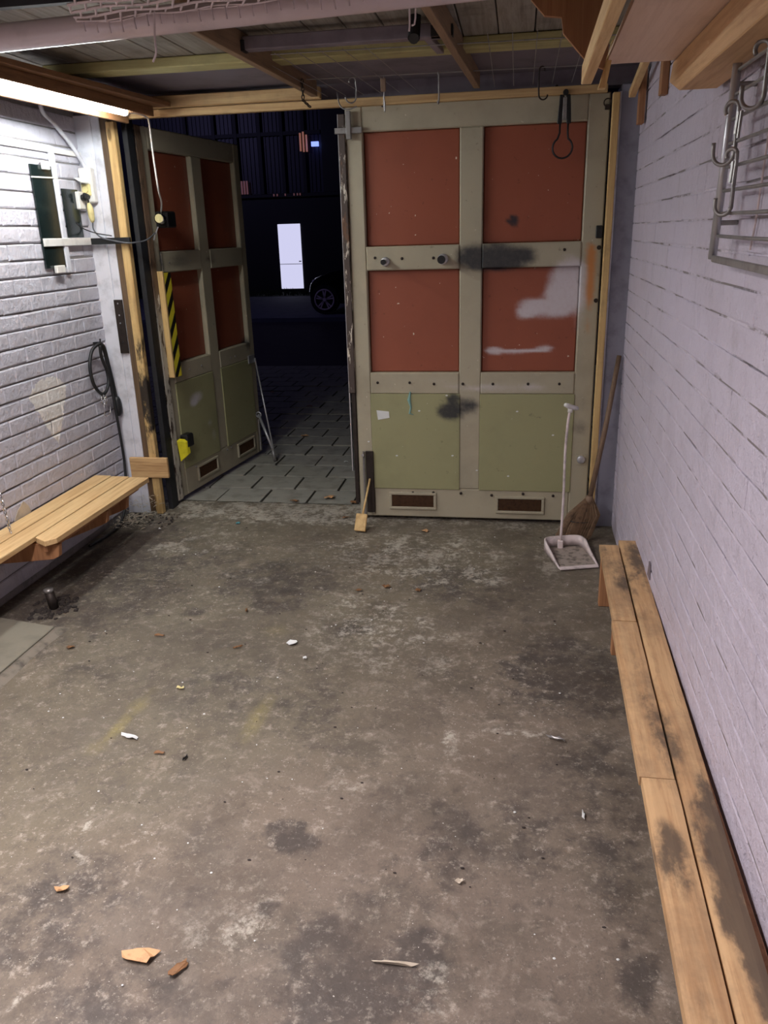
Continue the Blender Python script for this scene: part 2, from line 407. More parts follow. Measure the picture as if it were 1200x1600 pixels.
    def build(s, name, mat, parent=None, smooth=False, recalc=True):
        if s.xf:
            for v in s.bm.verts: v.co = s.xf(v.co)
        if parent is not None:
            off = Vector(parent.get('_o', (0, 0, 0)))
            for v in s.bm.verts: v.co -= off
        if recalc: bmesh.ops.recalc_face_normals(s.bm, faces=s.bm.faces)
        me = bpy.data.meshes.new(name); s.bm.to_mesh(me); s.bm.free()
        me.materials.append(M[mat] if isinstance(mat, str) else mat)
        if smooth:
            for p in me.polygons: p.use_smooth = True
        o = bpy.data.objects.new(name, me); COL.objects.link(o)
        if parent is not None:
            o.parent = parent; o['_o'] = list(parent.get('_o', (0, 0, 0)))
        return o
def tag(o, label=None, cat=None, group=None, kind=None):
    if label: o['label'] = label
    if cat: o['category'] = cat
    if group: o['group'] = group
    if kind: o['kind'] = kind
    return o
def thing(name, label, cat, loc, group=None):
    o = bpy.data.objects.new(name, None); COL.objects.link(o); o.location = loc; o['_o'] = list(loc)
    o.empty_display_size = 0.05
    return tag(o, label, cat, group)
def solo(mb, name, mat, label, cat, group=None, smooth=False, kind=None):
    return tag(mb.build(name, mat, None, smooth), label, cat, group, kind)
def struct(mb, name, mat, parent=None, smooth=False):
    o = mb.build(name, mat, parent, smooth)
    if parent is None: o['kind'] = 'structure'
    return o
def colour_attr(o, name, fn):
    me = o.data; a = me.color_attributes.new(name, 'FLOAT_COLOR', 'POINT'); off = Vector(o.get('_o', (0, 0, 0)))
    for i, v in enumerate(me.vertices): a.data[i].color = fn(v.co + off)
def arc(c, r, a0, a1, n, ax=(1, 0, 0), ay=(0, 0, 1)):
    c = Vector(c); ax = Vector(ax); ay = Vector(ay)
    return [c + ax * r * math.cos(a0 + (a1 - a0) * i / n) + ay * r * math.sin(a0 + (a1 - a0) * i / n) for i in range(n + 1)]
def smoothpath(pts, n=6):
    pts = [Vector(p) for p in pts]; P = [pts[0] * 2 - pts[1]] + pts + [pts[-1] * 2 - pts[-2]]; out = []
    for i in range(1, len(P) - 2):
        for k in range(n):
            t = k / n; a, b, c, d = P[i - 1], P[i], P[i + 1], P[i + 2]
            out.append(0.5 * ((2 * b) + (c - a) * t + (2 * a - 5 * b + 4 * c - d) * t * t + (3 * b - a - 3 * c + d) * t ** 3))
    return out + [pts[-1]]

# ------------------------------------------------------------------ room shell
XL, XR, YF, YB, ZC = -2.35, 0.56, 4.36, -1.3, 2.33
def xr(y): return 0.507 + 0.0125 * y          # the right wall closes in slightly towards the viewer

# floor: fine grid, uneven, stain marks stored as a colour attribute
def blobset(marks, z=0.0):
    out = []
    for px, py, rx, ry, st in marks:
        c = onZ(px, py, z); ax = onZ(px + rx, py, z) - c; ay = onZ(px, py - ry, z) - c
        out.append((c.x, c.y, max(ax.length, .005), max(ay.length, .005), st))
    return out
DARK = blobset([(430, 905, 70, 22, .7), (700, 905, 60, 20, .6), (760, 930, 60, 18, .5), (430, 945, 35, 10, .7), (545, 980, 30, 10, .6),
    (880, 1050, 70, 40, .75), (930, 1085, 60, 30, .6), (350, 1070, 90, 40, .35), (480, 1110, 40, 30, .5), (500, 1180, 50, 25, .3),
    (90, 1420, 80, 60, .6), (60, 1440, 60, 40, .4), (440, 1300, 20, 16, .9), (460, 1318, 32, 12, .9), (710, 1310, 40, 55, .6), (470, 1290, 10, 8, .8),
    (560, 1530, 90, 60, .85), (520, 1580, 80, 40, .8), (650, 1480, 45, 22, .8), (490, 1465, 30, 28, .8), (420, 1420, 14, 10, .8), (415, 1480, 10, 9, .9),
    (992, 1520, 22, 40, .9), (860, 1300, 90, 60, .4), (960, 1280, 40, 120, .45), (310, 1400, 22, 14, .7), (180, 1560, 100, 50, .55),
    (345, 1535, 12, 8, .8), (240, 1400, 40, 20, .3), (640, 1250, 60, 50, .2), (585, 1395, 40, 25, .45), (300, 955, 16, 5, .6), (950, 1330, 18, 14, .8),
    (340, 870, 60, 12, .4), (560, 860, 90, 10, .35), (90, 1330, 20, 10, .3), (165, 1462, 14, 9, .6), (900, 1200, 50, 30, .4), (1000, 1400, 30, 60, .4),
    (110, 900, 130, 60, .75), (40, 950, 70, 30, .9), (160, 840, 80, 30, .6), (230, 812, 60, 14, .5), (620, 1385, 60, 40, .35), (140, 1050, 40, 30, .35)])
LIGHT = blobset([(640, 870, 130, 34, .55), (500, 800, 260, 14, .75), (380, 900, 60, 20, .35), (560, 950, 90, 30, .4), (700, 1150, 9, 10, .9), (704, 1175, 7, 14, .55), (715, 1180, 22, 12, .4), (600, 1000, 120, 50, .45),
    (740, 900, 60, 14, .5), (860, 875, 18, 22, .75), (330, 845, 70, 20, .4), (420, 1060, 60, 30, .3), (560, 1230, 90, 50, .3), (150, 1180, 60, 50, .25), (300, 1330, 120, 60, .25),
    (360, 1430, 80, 60, .4), (640, 1440, 50, 40, .2), (700, 1560, 90, 60, .35), (265, 858, 22, 8, .8), (820, 1145, 60, 5, .6), (850, 1100, 40, 4, .5), (540, 870, 180, 40, .3), (770, 820, 120, 8, .5), (690, 1000, 60, 60, .25)])
YEL = blobset([(183, 1138, 9, 8, .9), (195, 1124, 9, 8, .7), (172, 1150, 8, 8, .6), (215, 1103, 12, 10, .5), (150, 1168, 14, 9, .4), (235, 1082, 9, 9, .3), (400, 1125, 11, 24, .55), (412, 1108, 9, 20, .45), (430, 985, 20, 7, .35)])
RED = blobset([(600, 1400, 300, 180, .8), (820, 1520, 300, 160, 1.0), (850, 1250, 250, 200, .7), (250, 1480, 250, 140, .7), (700, 1700, 600, 200, 1.0), (900, 1050, 200, 100, .5)])
def field(bl, x, y):
    v = 0.0
    for cx, cy, rx, ry, st in bl:
        d = ((x - cx) / rx) ** 2 + ((y - cy) / ry) ** 2
        if d < 3.2: v = max(v, st * max(0.0, 1 - d / 3.2) ** 0.8)
    return v
CRACK = [onZ(*q) for q in [(20, 1590), (55, 1470), (75, 1400), (120, 1355), (135, 1290), (150, 1245)]]
def segd(p, a, b):
    ab = b - a; t = max(0, min(1, (p - a).dot(ab) / ab.length_squared)); return (p - a - ab * t).length
def floor_col(co):
    x, y = co.x, co.y
    l = field(LIGHT, x, y)
    p = Vector((x, y, 0)); d = min(segd(p, CRACK[i], CRACK[i + 1]) for i in range(len(CRACK) - 1)) if x < -0.6 and y < 2.2 else 1
    if d < 0.013: l = max(l, 0.5)
    return (field(DARK, x, y), l, field(YEL, x, y), field(RED, x, y))
def floor_z(x, y):
    h = noise.noise(Vector((x * 1.3, y * 1.3, 3.1))) * 0.006 + noise.noise(Vector((x * 5, y * 5, 1.7))) * 0.0022
    return min(h, 0.003) - 0.001
def make_floor():
    m = MB(); bm = m.bm; x0, x1, y0, y1 = XL, 0.62, YB, 4.60; st = 0.025
    nx = int((x1 - x0) / st); ny = int((y1 - y0) / st)
    G = [[bm.verts.new((x0 + (x1 - x0) * i / nx, y0 + (y1 - y0) * j / ny, 0)) for j in range(ny + 1)] for i in range(nx + 1)]
    for r in G:
        for v in r:
            v.co.z = floor_z(v.co.x, v.co.y) if v.co.y < 4.3 else 0.0
    for i in range(nx):
        for j in range(ny): bm.faces.new((G[i][j], G[i + 1][j], G[i + 1][j + 1], G[i][j + 1]))
    # front lip of the threshold, broken edge
    lip = [bm.verts.new((G[i][-1].co.x, 4.60, -0.05)) for i in range(nx + 1)]
    for i in range(nx + 1): G[i][-1].co.y += 0.010 * noise.noise(Vector((G[i][-1].co.x * 9, 0, 0)))
    for i in range(nx): bm.faces.new((G[i][-1], G[i + 1][-1], lip[i + 1], lip[i]))
    o = struct(m, 'floor', 'floor', smooth=True)
    colour_attr(o, 'stain', floor_col); return o
floor = make_floor()

def brick_meshes(bl, bh, depth, mat, nvar=7, seed=1, b=0.0045):
    rnd = random.Random(seed); out = []
    for k in range(nvar):
        bm = bmesh.new(); j = lambda a: rnd.uniform(-a, a)
        def rect(d, ins, jj): return [bm.verts.new((d, sx * (bl / 2 - ins) + j(jj), sz * (bh / 2 - ins) + j(jj))) for sx, sz in ((-1, -1), (1, -1), (1, 1), (-1, 1))]
        A = rect(0, 0, 0.0005); B = rect(depth - b, 0, 0.0012); Cc = rect(depth + j(0.0007), b + rnd.uniform(0, .003), 0.0022)
        for P, Q in ((A, B), (B, Cc)):
            for i in range(4): bm.faces.new((P[i], P[(i + 1) % 4], Q[(i + 1) % 4], Q[i]))
        bm.faces.new(Cc)
        bmesh.ops.recalc_face_normals(bm, faces=bm.faces)
        me = bpy.data.meshes.new('brick'); bm.to_mesh(me); bm.free(); me.materials.append(M[mat]); out.append(me)
    return out
def brick_wall(name, side, mortar, mat, y0, y1, z0, z1, course, blen, jh, jv, proud, xfun, seed, fill, bias, bev=0.0045):
    """side=+1: bricks face +X. Mortar is one displaced sheet; each brick its own object up to 300"""
    wall = MB(); bm = wall.bm; ny = int((y1 - YB) / 0.03); nz = int((2.45) / 0.02); G = []
    for i in range(ny + 1):
        row = []
        for k in range(nz + 1):
            y = YB + (y1 - YB) * i / ny; z = -0.02 + 2.45 * k / nz
            d = bias + noise.noise(Vector((y * 3.2, z * 9, seed * 5.0))) * fill + noise.noise(Vector((y * 14, z * 14, seed))) * 0.0015
            row.append(bm.verts.new((xfun(y) + side * (max(-.006, min(d, proud * .66))), y, z)))
        G.append(row)
    for i in range(ny):
        for k in range(nz): bm.faces.new((G[i][k], G[i + 1][k], G[i + 1][k + 1], G[i][k + 1]))
    # thickness behind
    b = [bm.verts.new((xfun(y) - side * 0.12, y, z)) for y, z in ((YB, -0.02), (y1, -0.02), (y1, 2.43), (YB, 2.43))]
    bm.faces.new(b)
    w = struct(wall, name, mortar)
    metas = brick_meshes(blen - jv, course - jh, proud, mat, seed=seed, b=bev)
    halves = brick_meshes(blen / 2 - jv, course - jh, proud, mat, seed=seed + 9, b=bev)
    rnd = random.Random(seed); items = []
    n = int((z1 - z0) / course)
    for c in range(n):
        z = z0 + (c + 0.5) * course
        y = y1 - 0.004; first = True
        while y > YB + 0.02:
            half = first and (c % 2 == 1); l = blen / 2 if half else blen; first = False
            items.append((y - l / 2, z, half)); y -= l
    def size(it):
        q = [proj((xfun(it[0]), it[0] + a, it[1] + bq)) for a in (-.1, .1) for bq in (-.03, .03)]
        if min(p[2] for p in q) < 0.15: return -1
        xs = [p[0] for p in q]; ys = [p[1] for p in q]
        if max(xs) < 0 or min(xs) > 1200 or max(ys) < 0 or min(ys) > 1600: return -1
        return (max(xs) - min(xs)) * (max(ys) - min(ys))
    order = sorted(items, key=size, reverse=True)
    keep = [i for i in order if size(i) > 0][:300]; rest = [i for i in order if i not in keep]
    yaw = math.atan2(xfun(1) - xfun(0), 1)
    base = Matrix.Rotation(0 if side > 0 else math.pi, 4, 'Z')
    def mtx(it):
        return Matrix.Translation((xfun(it[0]) + side * rnd.uniform(-.0003, .0010), it[0], it[1])) @ Matrix.Rotation(-yaw, 4, 'Z') @ Matrix.Rotation(rnd.uniform(-.01, .01), 4, 'X') @ base
    for it in keep:
        o = bpy.data.objects.new('brick', rnd.choice(halves if it[2] else metas)); o.matrix_local = mtx(it); o.parent = w; COL.objects.link(o)
    if rest:
        bm = bmesh.new()
        for it in rest:
            me = (halves if it[2] else metas)[0]; n0 = len(bm.verts); bm.from_mesh(me); mm = mtx(it); bm.verts.ensure_lookup_table()
            for v in bm.verts[n0:]: v.co = mm @ v.co
        me = bpy.data.meshes.new('brick'); bm.to_mesh(me); bm.free(); me.materials.append(M[mat]) if not me.materials else None
        o = bpy.data.objects.new('brickwork', me); COL.objects.link(o); o.parent = w; o['kind'] = 'stuff'
    return w
wall_left = brick_wall('wall_left', 1, 'mortar_l', 'brick_l', 1.6, 4.36, 0.03, 2.30, 0.0785, 0.228, 0.007, 0.0015, 0.008, lambda y: XL - 0.008, 3, 0.006, 0.001)
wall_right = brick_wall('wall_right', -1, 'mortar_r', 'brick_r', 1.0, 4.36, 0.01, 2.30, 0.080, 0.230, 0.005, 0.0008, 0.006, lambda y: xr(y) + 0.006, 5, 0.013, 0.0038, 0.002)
struct(MB().box(XL - .12, XR + .15, YB - .1, YB, -.02, 2.45), 'wall_back', 'old_z')

# ceiling: planks along the room
ceil = struct(MB().box(XL - .12, 0.75, YB, 4.45, ZC + 0.022, ZC + 0.08), 'ceiling', 'dark_void')
pm = []
for k in range(4):
    m = MB(); m.box(-0.068, 0.068, YB + .01, 3.74, 0, 0.02, 0.003); o = m.build('plank', 'plank', ceil); pm.append(o)
x = XL + 0.075; k = 0
while x < 0.68:
    o = pm[k] if k < 4 else pm[k % 4].copy()
    if k >= 4: COL.objects.link(o)
    o.location = (x, 0, ZC + random.uniform(-.001, .001)); x += 0.1405; k += 1
# flat soffit between yellow beam and door head
struct(MB().box(XL, 0.62, 3.80, 4.44, 2.312, 2.35), 'trim_1', 'soffit')
# front wall: head, left return, right post
front = struct(MB().box(XL - .12, 0.9, 4.36, 4.46, 2.235, 2.45), 'wall_front', 'soffit')
MB().box(XL - .12, -2.262, 4.345, 4.46, -0.02, 2.235, 0.003).build('jamb_board', 'white_board', front)
MB().box(-2.262, -2.215, 4.350, 4.46, -0.02, 2.235, 0.003).build('jamb_board', 'white_board', front)
MB().box(0.468, 0.9, 4.33, 4.50, -0.02, 2.235, 0.004).build('jamb_board', 'post_paint', front)
MB().box(-2.215, -2.168, 4.352, 4.47, 0.0, 2.235, 0.004).build('jamb_post', 'old_z', front)
MB().box(-2.125, -2.095, 4.42, 4.50, 0.0, 2.235, 0.002).build('jamb_stop', 'black_paint', front)
solo(MB().box(-2.168, -2.122, 4.325, 4.37, 0.0, 2.196, 0.004), 'timber_post', 'scorched', 'yellow pine upright with a dark scorch mark against the left door jamb', 'post')
solo(MB().box(0.425, 0.458, 4.29, 4.33, 0.0, 2.196, 0.003), 'timber_batten', 'pine_z', 'tall yellow pine batten down the right door jamb beside the broom', 'batten')
struct(MB().box(0.458, 0.468, 4.315, 4.36, 0.0, 2.2), 'trim_2', 'white_board')

# ------------------------------------------------------------------ the two door leaves
def leaf(name, label, xf, us, z1=2.205, zb=0.022, side='r'):
    """local axes: u along the leaf from its hinge, w into the thickness, z up"""
    h0, r0, r1, r2, r3, uE = us        # hinge edge 0, first panel r0..r1, second r2..r3, free edge uE
    base = xf(Vector((0.02, 0.0, 0.0)))
    t = thing(name, label, 'door', tuple(base))
    parts = []
    def P(nm, mat, u0, u1, w0, w1, za, zb_, step=0.03, b=0.006):
        o = MB(xf).slab(u0, u1, w0, w1, za, zb_, step, b).build(nm, mat, t); parts.append(o); return o
    P('stile', 'greige', h0, r0, 0, .052, zb, z1); P('stile', 'greige', r1, r2, 0, .052, 0.20, 2.085)
    P('stile', 'greige', r3, uE, 0, .052, zb, z1)
    P('top_rail', 'greige', r0, r3, 0.001, .052, 2.085, z1); P('bottom_rail', 'greige', r0, r3, 0.001, .052, zb, 0.20)
    for a, b in ((r0, r1), (r2, r3)):
        P('middle_rail', 'greige', a, b, -0.004, .05, 1.412, 1.533); P('lower_rail', 'greige', a, b, -0.003, .05, 0.75, 0.868)
        P('upper_panel', 'red', a + .001, b - .001, .030, .044, 1.533, 2.085, 0.02); P('middle_panel', 'red', a + .001, b - .001, .030, .044, 0.868, 1.412, 0.015)
        P('lower_panel', 'board_green', a - (.005), b + .003, -.006, .04, 0.195, 0.75, 0.02, 0.003)
    return t, parts
# right leaf, closed
XH = 0.42
def xfr(c): return Vector((XH - c.x, 4.34 + c.y, c.z))
leaf_r, parts_r = leaf('door_leaf', 'closed greige wooden garage door leaf with four red-brown panels and olive boards', xfr, (0, .101, .602, .720, 1.213, 1.30))
P0 = Vector((-2.105, 4.53)); P1 = Vector((-1.935, 5.75)); DL = (P1 - P0).normalized()
def xfl(c): return Vector((P0.x + DL.x * c.x - DL.y * c.y, P0.y + DL.y * c.x + DL.x * c.y, c.z))
leaf_l, parts_l = leaf('door_leaf', 'open greige wooden garage door leaf swung outward at the left jamb', xfl, (0, .12, .585, .71, 1.17, 1.25))
# spray paint and scuffs, in the plane of the closed leaf (X, z)
def bl2(marks): 
    out = []
    for px, py, rx, ry, s in marks:
        c = onY(px, py, 4.34); a = onY(px + rx, py, 4.34) - c; b = onY(px, py - ry, 4.34) - c
        out.append((c.x, c.z, a.length, b.length, s))
    return out
SK = bl2([(735, 402, 20, 16, 1.3), (762, 402, 24, 18, 1.4), (790, 402, 24, 17, 1.4), (818, 400, 18, 14, 1.2), (708, 622, 9, 6, 1.2), (702, 643, 16, 10, 1.1), (735, 633, 13, 8, .9), (715, 640, 26, 16, .45), (803, 345, 7, 8, 1.3), (797, 343, 8, 3, 1.0),
          (906, 628, 4, 20, .9), (905, 668, 12, 10, .6), (603, 250, 5, 3, 0), (905, 440, 4, 4, .5)])
SW = bl2([(885, 445, 24, 30, 1.2), (880, 470, 28, 20, .9), (855, 488, 30, 10, .6), (828, 480, 18, 12, .75), (818, 492, 12, 8, .6), (840, 476, 18, 6, .6), (895, 430, 18, 22, 1.2),
          (772, 549, 12, 5, 1.1), (800, 550, 30, 3.2, .95), (830, 549, 22, 3, .8), (852, 545, 12, 4, .9), (700, 600, 26, 4, .35), (740, 607, 34, 5, .45), (790, 608, 40, 6, .45), (835, 604, 16, 5, .5), (680, 594, 16, 4, .2), (906, 500, 8, 26, .35)])
SO = bl2([(922, 420, 7, 30, 1.0), (920, 460, 5, 22, .8), (918, 510, 4, 14, .4), (925, 690, 6, 60, .25), (926, 400, 6, 14, .8)])
TEAL = bl2([])
def spray(co):
    if co.x < -1.2: return (0, 0, 0, 0)
    f = lambda B: min(1.0, sum(s * max(0.0, 1 - (((co.x - cx) / rx) ** 2 + ((co.z - cz) / rz) ** 2) / 2.6) ** 1.2 for cx, cz, rx, rz, s in B if abs(co.x - cx) < 1.7 * rx and abs(co.z - cz) < 1.7 * rz))
    return (f(SK), f(SW), f(SO), 0)
for o in parts_r: colour_attr(o, 'spray', spray)
SWL = [(0.34, 0.62, .07, .03, .9), (0.30, 0.59, .04, .02, .8), (0.48, 0.42, .03, .02, .5), (0.52, 0.33, .03, .04, .35)]
SKL = [(0.12, 1.48, .02, .09, .9), (0.30, 1.47, .12, .03, .6), (0.72, 1.47, .06, .02, .8), (1.15, 0.86, .04, .04, .9), (0.95, .5, .05, .02, .2)]
def spray_l(co):
    u = (co.xy - P0).dot(DL)
    f = lambda B: min(1.0, sum(s * max(0.0, 1 - (((u - cx) / rx) ** 2 + ((co.z - cz) / rz) ** 2) / 2.6) ** 1.2 for cx, cz, rx, rz, s in B))
    return (f(SKL), f(SWL), 0, 0)
for o in parts_l: colour_attr(o, 'spray', spray_l)
def leaf_extras(t, xf, us, edge_u, free=True):
    h0, r0, r1, r2, r3, uE = us
    # vents with rusty mesh
    for a in (((r0 + r1) / 2 + .02), ((r2 + r3) / 2 + .02)) if free else (0.40, 0.98):
        m = MB(xf); w, h, z = .138, .052, .124 if not free else .122; q = .016
        if free and a < .5: z = .112
        m.box(a - w, a + w, -.012, .002, z + h - q, z + h, .003); m.box(a - w, a + w, -.012, .002, z - h, z - h + q, .003)
        m.box(a - w, a - w + q, -.012, .002, z - h + q, z + h - q, .003); m.box(a + w - q, a + w, -.012, .002, z - h + q, z + h - q, .003)
        f = m.build('vent_frame', 'greige', t)
        m = MB(xf); m.box(a - w + q, a + w - q, -.0015, .0, z - h + q, z + h - q)
        n = 26
        for i in range(1, n): u = a - w + q + (2 * w - 2 * q) * i / n; m.box(u - .0012, u + .0012, -.006, -.0015, z - h + q, z + h - q)
        for i in range(1, 8): zz = z - h + q + (2 * h - 2 * q) * i / 8; m.box(a - w + q, a + w - q, -.005, -.0015, zz - .001, zz + .001)
        g = m.build('vent_grate', 'grate', t); g.parent = f; g['label'] = 'rusty vent mesh'
    # screws along the rails
    def screw(u, z, r=.0078, mat='dark_steel'):
        MB(xf).tube([(u, .001, z), (u, -.006, z), (u, -.009, z)], [r, r, r * .5], 8).build('screw', mat, t)
    if free:
        for px, py in [(586, 403), (628, 404), (677, 403), (590, 598), (640, 598), (678, 600), (723, 600), (770, 600), (825, 600), (874, 600), (882, 390), (645, 770), (677, 770), (720, 771), (768, 774), (817, 772), (864, 775), (598, 165), (870, 135)]:
            c = onY(px, py, 4.335); screw(XH - c.x, c.z)
    else:
        for u, z in [(.3, .81), (.45, .81), (.86, .80), (.93, .80), (.25, .175), (.69, .175), (.75, .178), (.2, 1.47), (.45, 1.47), (.1, .26)]: screw(u, z, .006, 'steel')
leaf_extras(leaf_r, xfr, (0, .101, .602, .720, 1.213, 1.30), 1.3, True)
leaf_extras(leaf_l, xfl, (0, .12, .585, .71, 1.17, 1.25), 0, False)
# closed leaf: peeling meeting strip, knobs, lock, bottom bolt
MB().box(-.915, -.880, 4.325, 4.39, 0.755, 2.17, .003).build('meeting_strip', 'peel', leaf_r)['label'] = 'dark brown strip with flaking white paint'
MB().box(-.918, -.912, 4.33, 4.36, 0.30, 2.17).build('weather_edge', 'galv', leaf_r)
MB().box(-.905, -.882, 4.335, 4.36, 0.10, 0.755, .002).build('edge_bar', 'dark_steel', leaf_r)
m = MB().box(-.93, -.79, 4.31, 4.323, 2.078, 2.106, .002); m.box(-.87, -.845, 4.30, 4.326, 2.05, 2.18, .002); m.build('top_latch', 'steel', leaf_r)
for (px, py, r, r2, ln) in ((602, 409, .024, .014, .055), (692, 405, .028, .021, .065)):
    c = onY(px, py, 4.33)
    f = MB().tube([(c.x, 4.337, c.z), (c.x, 4.326, c.z), (c.x, 4.322, c.z)], [r, r, r * .7], 18).tube([(c.x, 4.325, c.z), (c.x - .002, 4.33 - ln, c.z)], r2 * .8, 14).build('peg', 'galv', leaf_r, True)
    k = MB().tube([(c.x - .002, 4.332 - ln, c.z), (c.x - .002, 4.322 - ln, c.z)], r2, 16).build('peg_cap', 'black', leaf_r); k.parent = f
m = MB(); c = onY(908, 718, 4.335)
m.box(c.x - .028, c.x + .028, 4.336, 4.342, c.z - .032, c.z + .03); m.build('lock_plate', 'greige', leaf_r)
MB().tube([(c.x, 4.338, c.z), (c.x, 4.328, c.z), (c.x, 4.325, c.z)], [.023, .023, .019], 20).build('lock_cylinder', 'galv', leaf_r, True)
MB().box(.385, .418, 4.325, 4.342, 1.545, 1.605, .003).build('hinge_plate', 'black', leaf_r)
for z in (1.50, 1.24): MB().tube([(.405, 4.338, z), (.405, 4.33, z)], .011, 10).build('screw', 'dark_steel', leaf_r)
c = onY(950, 160, 4.32)
MB().tube(arc((c.x, 4.325, c.z), .018, 0, 2 * math.pi, 14)[:-1], .003, 5, closed=True).box(c.x - .012, c.x + .012, 4.32, 4.335, c.z - .03, c.z - .008, .002).build('hasp_ring', 'dark_steel', leaf_r)
# bottom bolt of the closed leaf
m = MB(); m.box(-.835, -.79, 4.322, 4.334, .05, .42, .002); m.build('bolt_plate', 'dark_steel', leaf_r)
MB().tube([(-.845, 4.318, .42), (-.845, 4.316, .03)], .007, 8).tube([(-.845, 4.316, .40), (-.845, 4.29, .405)], .009, 8).build('floor_bolt', 'steel', leaf_r)
c = onY(598, 648, 4.33)
m = MB(); m.prism([(c.x - .035, 4.3325, c.z + .025), (c.x + .035, 4.3325, c.z + .018), (c.x + .038, 4.3325, c.z - .018), (c.x - .028, 4.3325, c.z - .03)], (0, -.0015, 0)); m.build('torn_sticker', 'paper', leaf_r)
# teal paint drip on the olive board
m = MB(); pts = [onY(641, 612, 4.333), onY(639, 625, 4.333), onY(642, 636, 4.333), onY(640, 646, 4.333), onY(646, 648, 4.333)]
m.tube(pts, [.004, .010, .005, .006, .002], 6); m.build('paint_drip', simple('teal_paint', (128, 168, 160), .5), leaf_r)
for px, py in ((655, 642), (576, 690), (620, 712), (745, 735), (794, 744), (808, 643), (864, 680), (707, 712), (698, 618)):
    c = onY(px, py, 4.333); MB().ball(c, .006, (1.3, .2, .8), 1).build('paint_splash', 'paper', leaf_r)
# open leaf: peeling hinge edge, hazard strip, buffer, stays
MB(xfl).box(-.010, .048, -.010, .058, 0.02, 2.2, .003).build('hinge_edge', 'peel_edge', leaf_l)['label'] = 'hinge edge with flaking white and brown paint'
f = MB(xfl).box(.046, .062, -.045, -.006, .80, 1.425, .002).build('guard_batten', 'pine_z', leaf_l); f['label'] = 'bare yellow pine batten'
g = MB(xfl).box(.0625, .135, -.044, -.038, .80, 1.415).build('hazard_strip', 'hazard', leaf_l); g['label'] = 'black and yellow hazard strip'
b = MB(xfl).prism([(.035, -.012, .405), (.075, -.055, .39), (.085, -.055, .30), (.055, -.012, .26)], (.03, -.004, .01), .004).build('buffer_face', 'yellow_plastic', leaf_l); b['label'] = 'yellow plastic buffer'
k = MB(xfl).box(.085, .17, -.060, -.006, .345, .43, .008).build('buffer_block', 'black', leaf_l); k['label'] = 'black buffer block'
m = MB(xfl); m.box(1.12, 1.22, -.012, -.004, .715, .775, .002); br = m.build('stay_plate', 'galv', leaf_l)
foot = onZ(430, 722, -0.01); foot.z = 0.0
a = xfl(Vector((1.22, -.012, .745)))
MB().tube([a, foot + Vector((0, 0, .04))], .0065, 8).build('stay_rod', 'galv', leaf_l, True)
a2 = xfl(Vector((1.19, -.02, .32)))
MB().tube([a2, a2 * .12 + (foot + Vector((0, 0, .06))) * .88], .011, 8).tube(arc(a2, .02, 0, 2 * math.pi, 10)[:-1], .006, 5, closed=True).build('stay_bolt', 'galv', leaf_l, True)
MB().tube([a2 * .12 + (foot + Vector((0, 0, .06))) * .88, foot], .014, 8).build('stay_foot', 'steel', leaf_l, True)
MB(xfl).tube([(1.2, -.01, .28), (1.2, -.012, .1), (1.16, -.03, .05)], .006, 6).build('drop_bolt', 'steel', leaf_l)
# small floodlight on the open leaf
lp = thing('wall_lamp', 'small chrome and black flood lamp on the open leaf, white cable above it', 'lamp', tuple(xfl(Vector((.10, -.02, 1.71)))))
MB(xfl).tube([(.03, -.075, 1.715), (.075, -.065, 1.71), (.10, -.03, 1.70)], [.030, .028, .014], 14).build('reflector', 'chrome', lp, True)
MB(xfl).box(.10, .20, -.085, -.004, 1.665, 1.755, .008).build('housing', 'black', lp)
MB(xfl).tube([(.028, -.076, 1.715), (.026, -.0765, 1.715)], .024, 14).build('lens', 'cream_plastic', lp)
MB(xfl).tube(smoothpath([(.05, -.05, 1.67), (.045, -.03, 1.63), (.05, -.012, 1.60)], 4), .004, 5).build('bracket_arm', 'galv', lp)

# ------------------------------------------------------------------ door head timbers, ceiling timbers
solo(MB().box(-2.12, .40, 4.295, 4.333, 2.198, 2.234, .003), 'head_batten', 'pine_x', 'long thin pine batten across the top of the door opening', 'batten')
solo(MB().box(-1.95, -.985, 4.262, 4.30, 2.236, 2.290, .003), 'head_batten', 'pine_x', 'shorter pine batten above the long one at the top left of the opening', 'batten')
solo(MB().box(-2.06, .62, 3.60, 3.72, 2.288, 2.328, .004), 'ceiling_beam', 'yellow_beam', 'pale yellow beam under the ceiling planks, parallel to the doors', 'beam')
struct(MB().box(-2.35, .62, 3.735, 3.80, 2.32, 2.35), 'trim_3', 'dark_void')
solo(MB().beam((-1.085, 2.75, 2.285), (-1.01, 4.25, 2.285), .032, .085, .002), 'ceiling_joist', 'joist', 'brown joist hanging under the ceiling, left one of two', 'joist')
solo(MB().beam((-.30, 2.72, 2.285), (-.215, 4.28, 2.285), .030, .085, .002), 'ceiling_joist', 'joist', 'brown joist hanging under the ceiling, right one of two, near the hooks', 'joist')
bar = thing('cross_rail', 'mauve painted steel rail hung between the two joists', 'rail', (-.66, 3.28, 2.3))
MB().box(-1.04, -.26, 3.25, 3.30, 2.262, 2.308, .003).build('tube', 'rail_grey', bar)
MB().box(-1.052, -1.03, 3.243, 3.29, 2.258, 2.295).build('end_slot', 'black', bar); MB().box(-.33, -.25, 3.24, 3.28, 2.262, 2.298).build('end_slot', 'black', bar)
solo(MB().beam((-.36, 3.28, 2.285), (-.33, 3.62, 2.285), .03, .02, .002), 'rail_bracket', 'rail_grey', 'short mauve bracket between the steel rail and the yellow beam', 'bracket')
solo(MB().tube([(-.385, 3.235, 2.329), (-.385, 3.19, 2.25)], .022, 14, caps=False).tube([(-.385, 3.192, 2.251), (-.385, 3.188, 2.249)], .019, 12), 'pipe_stub', 'black', 'short black pipe stub under the ceiling beside a hanging cord', 'pipe')
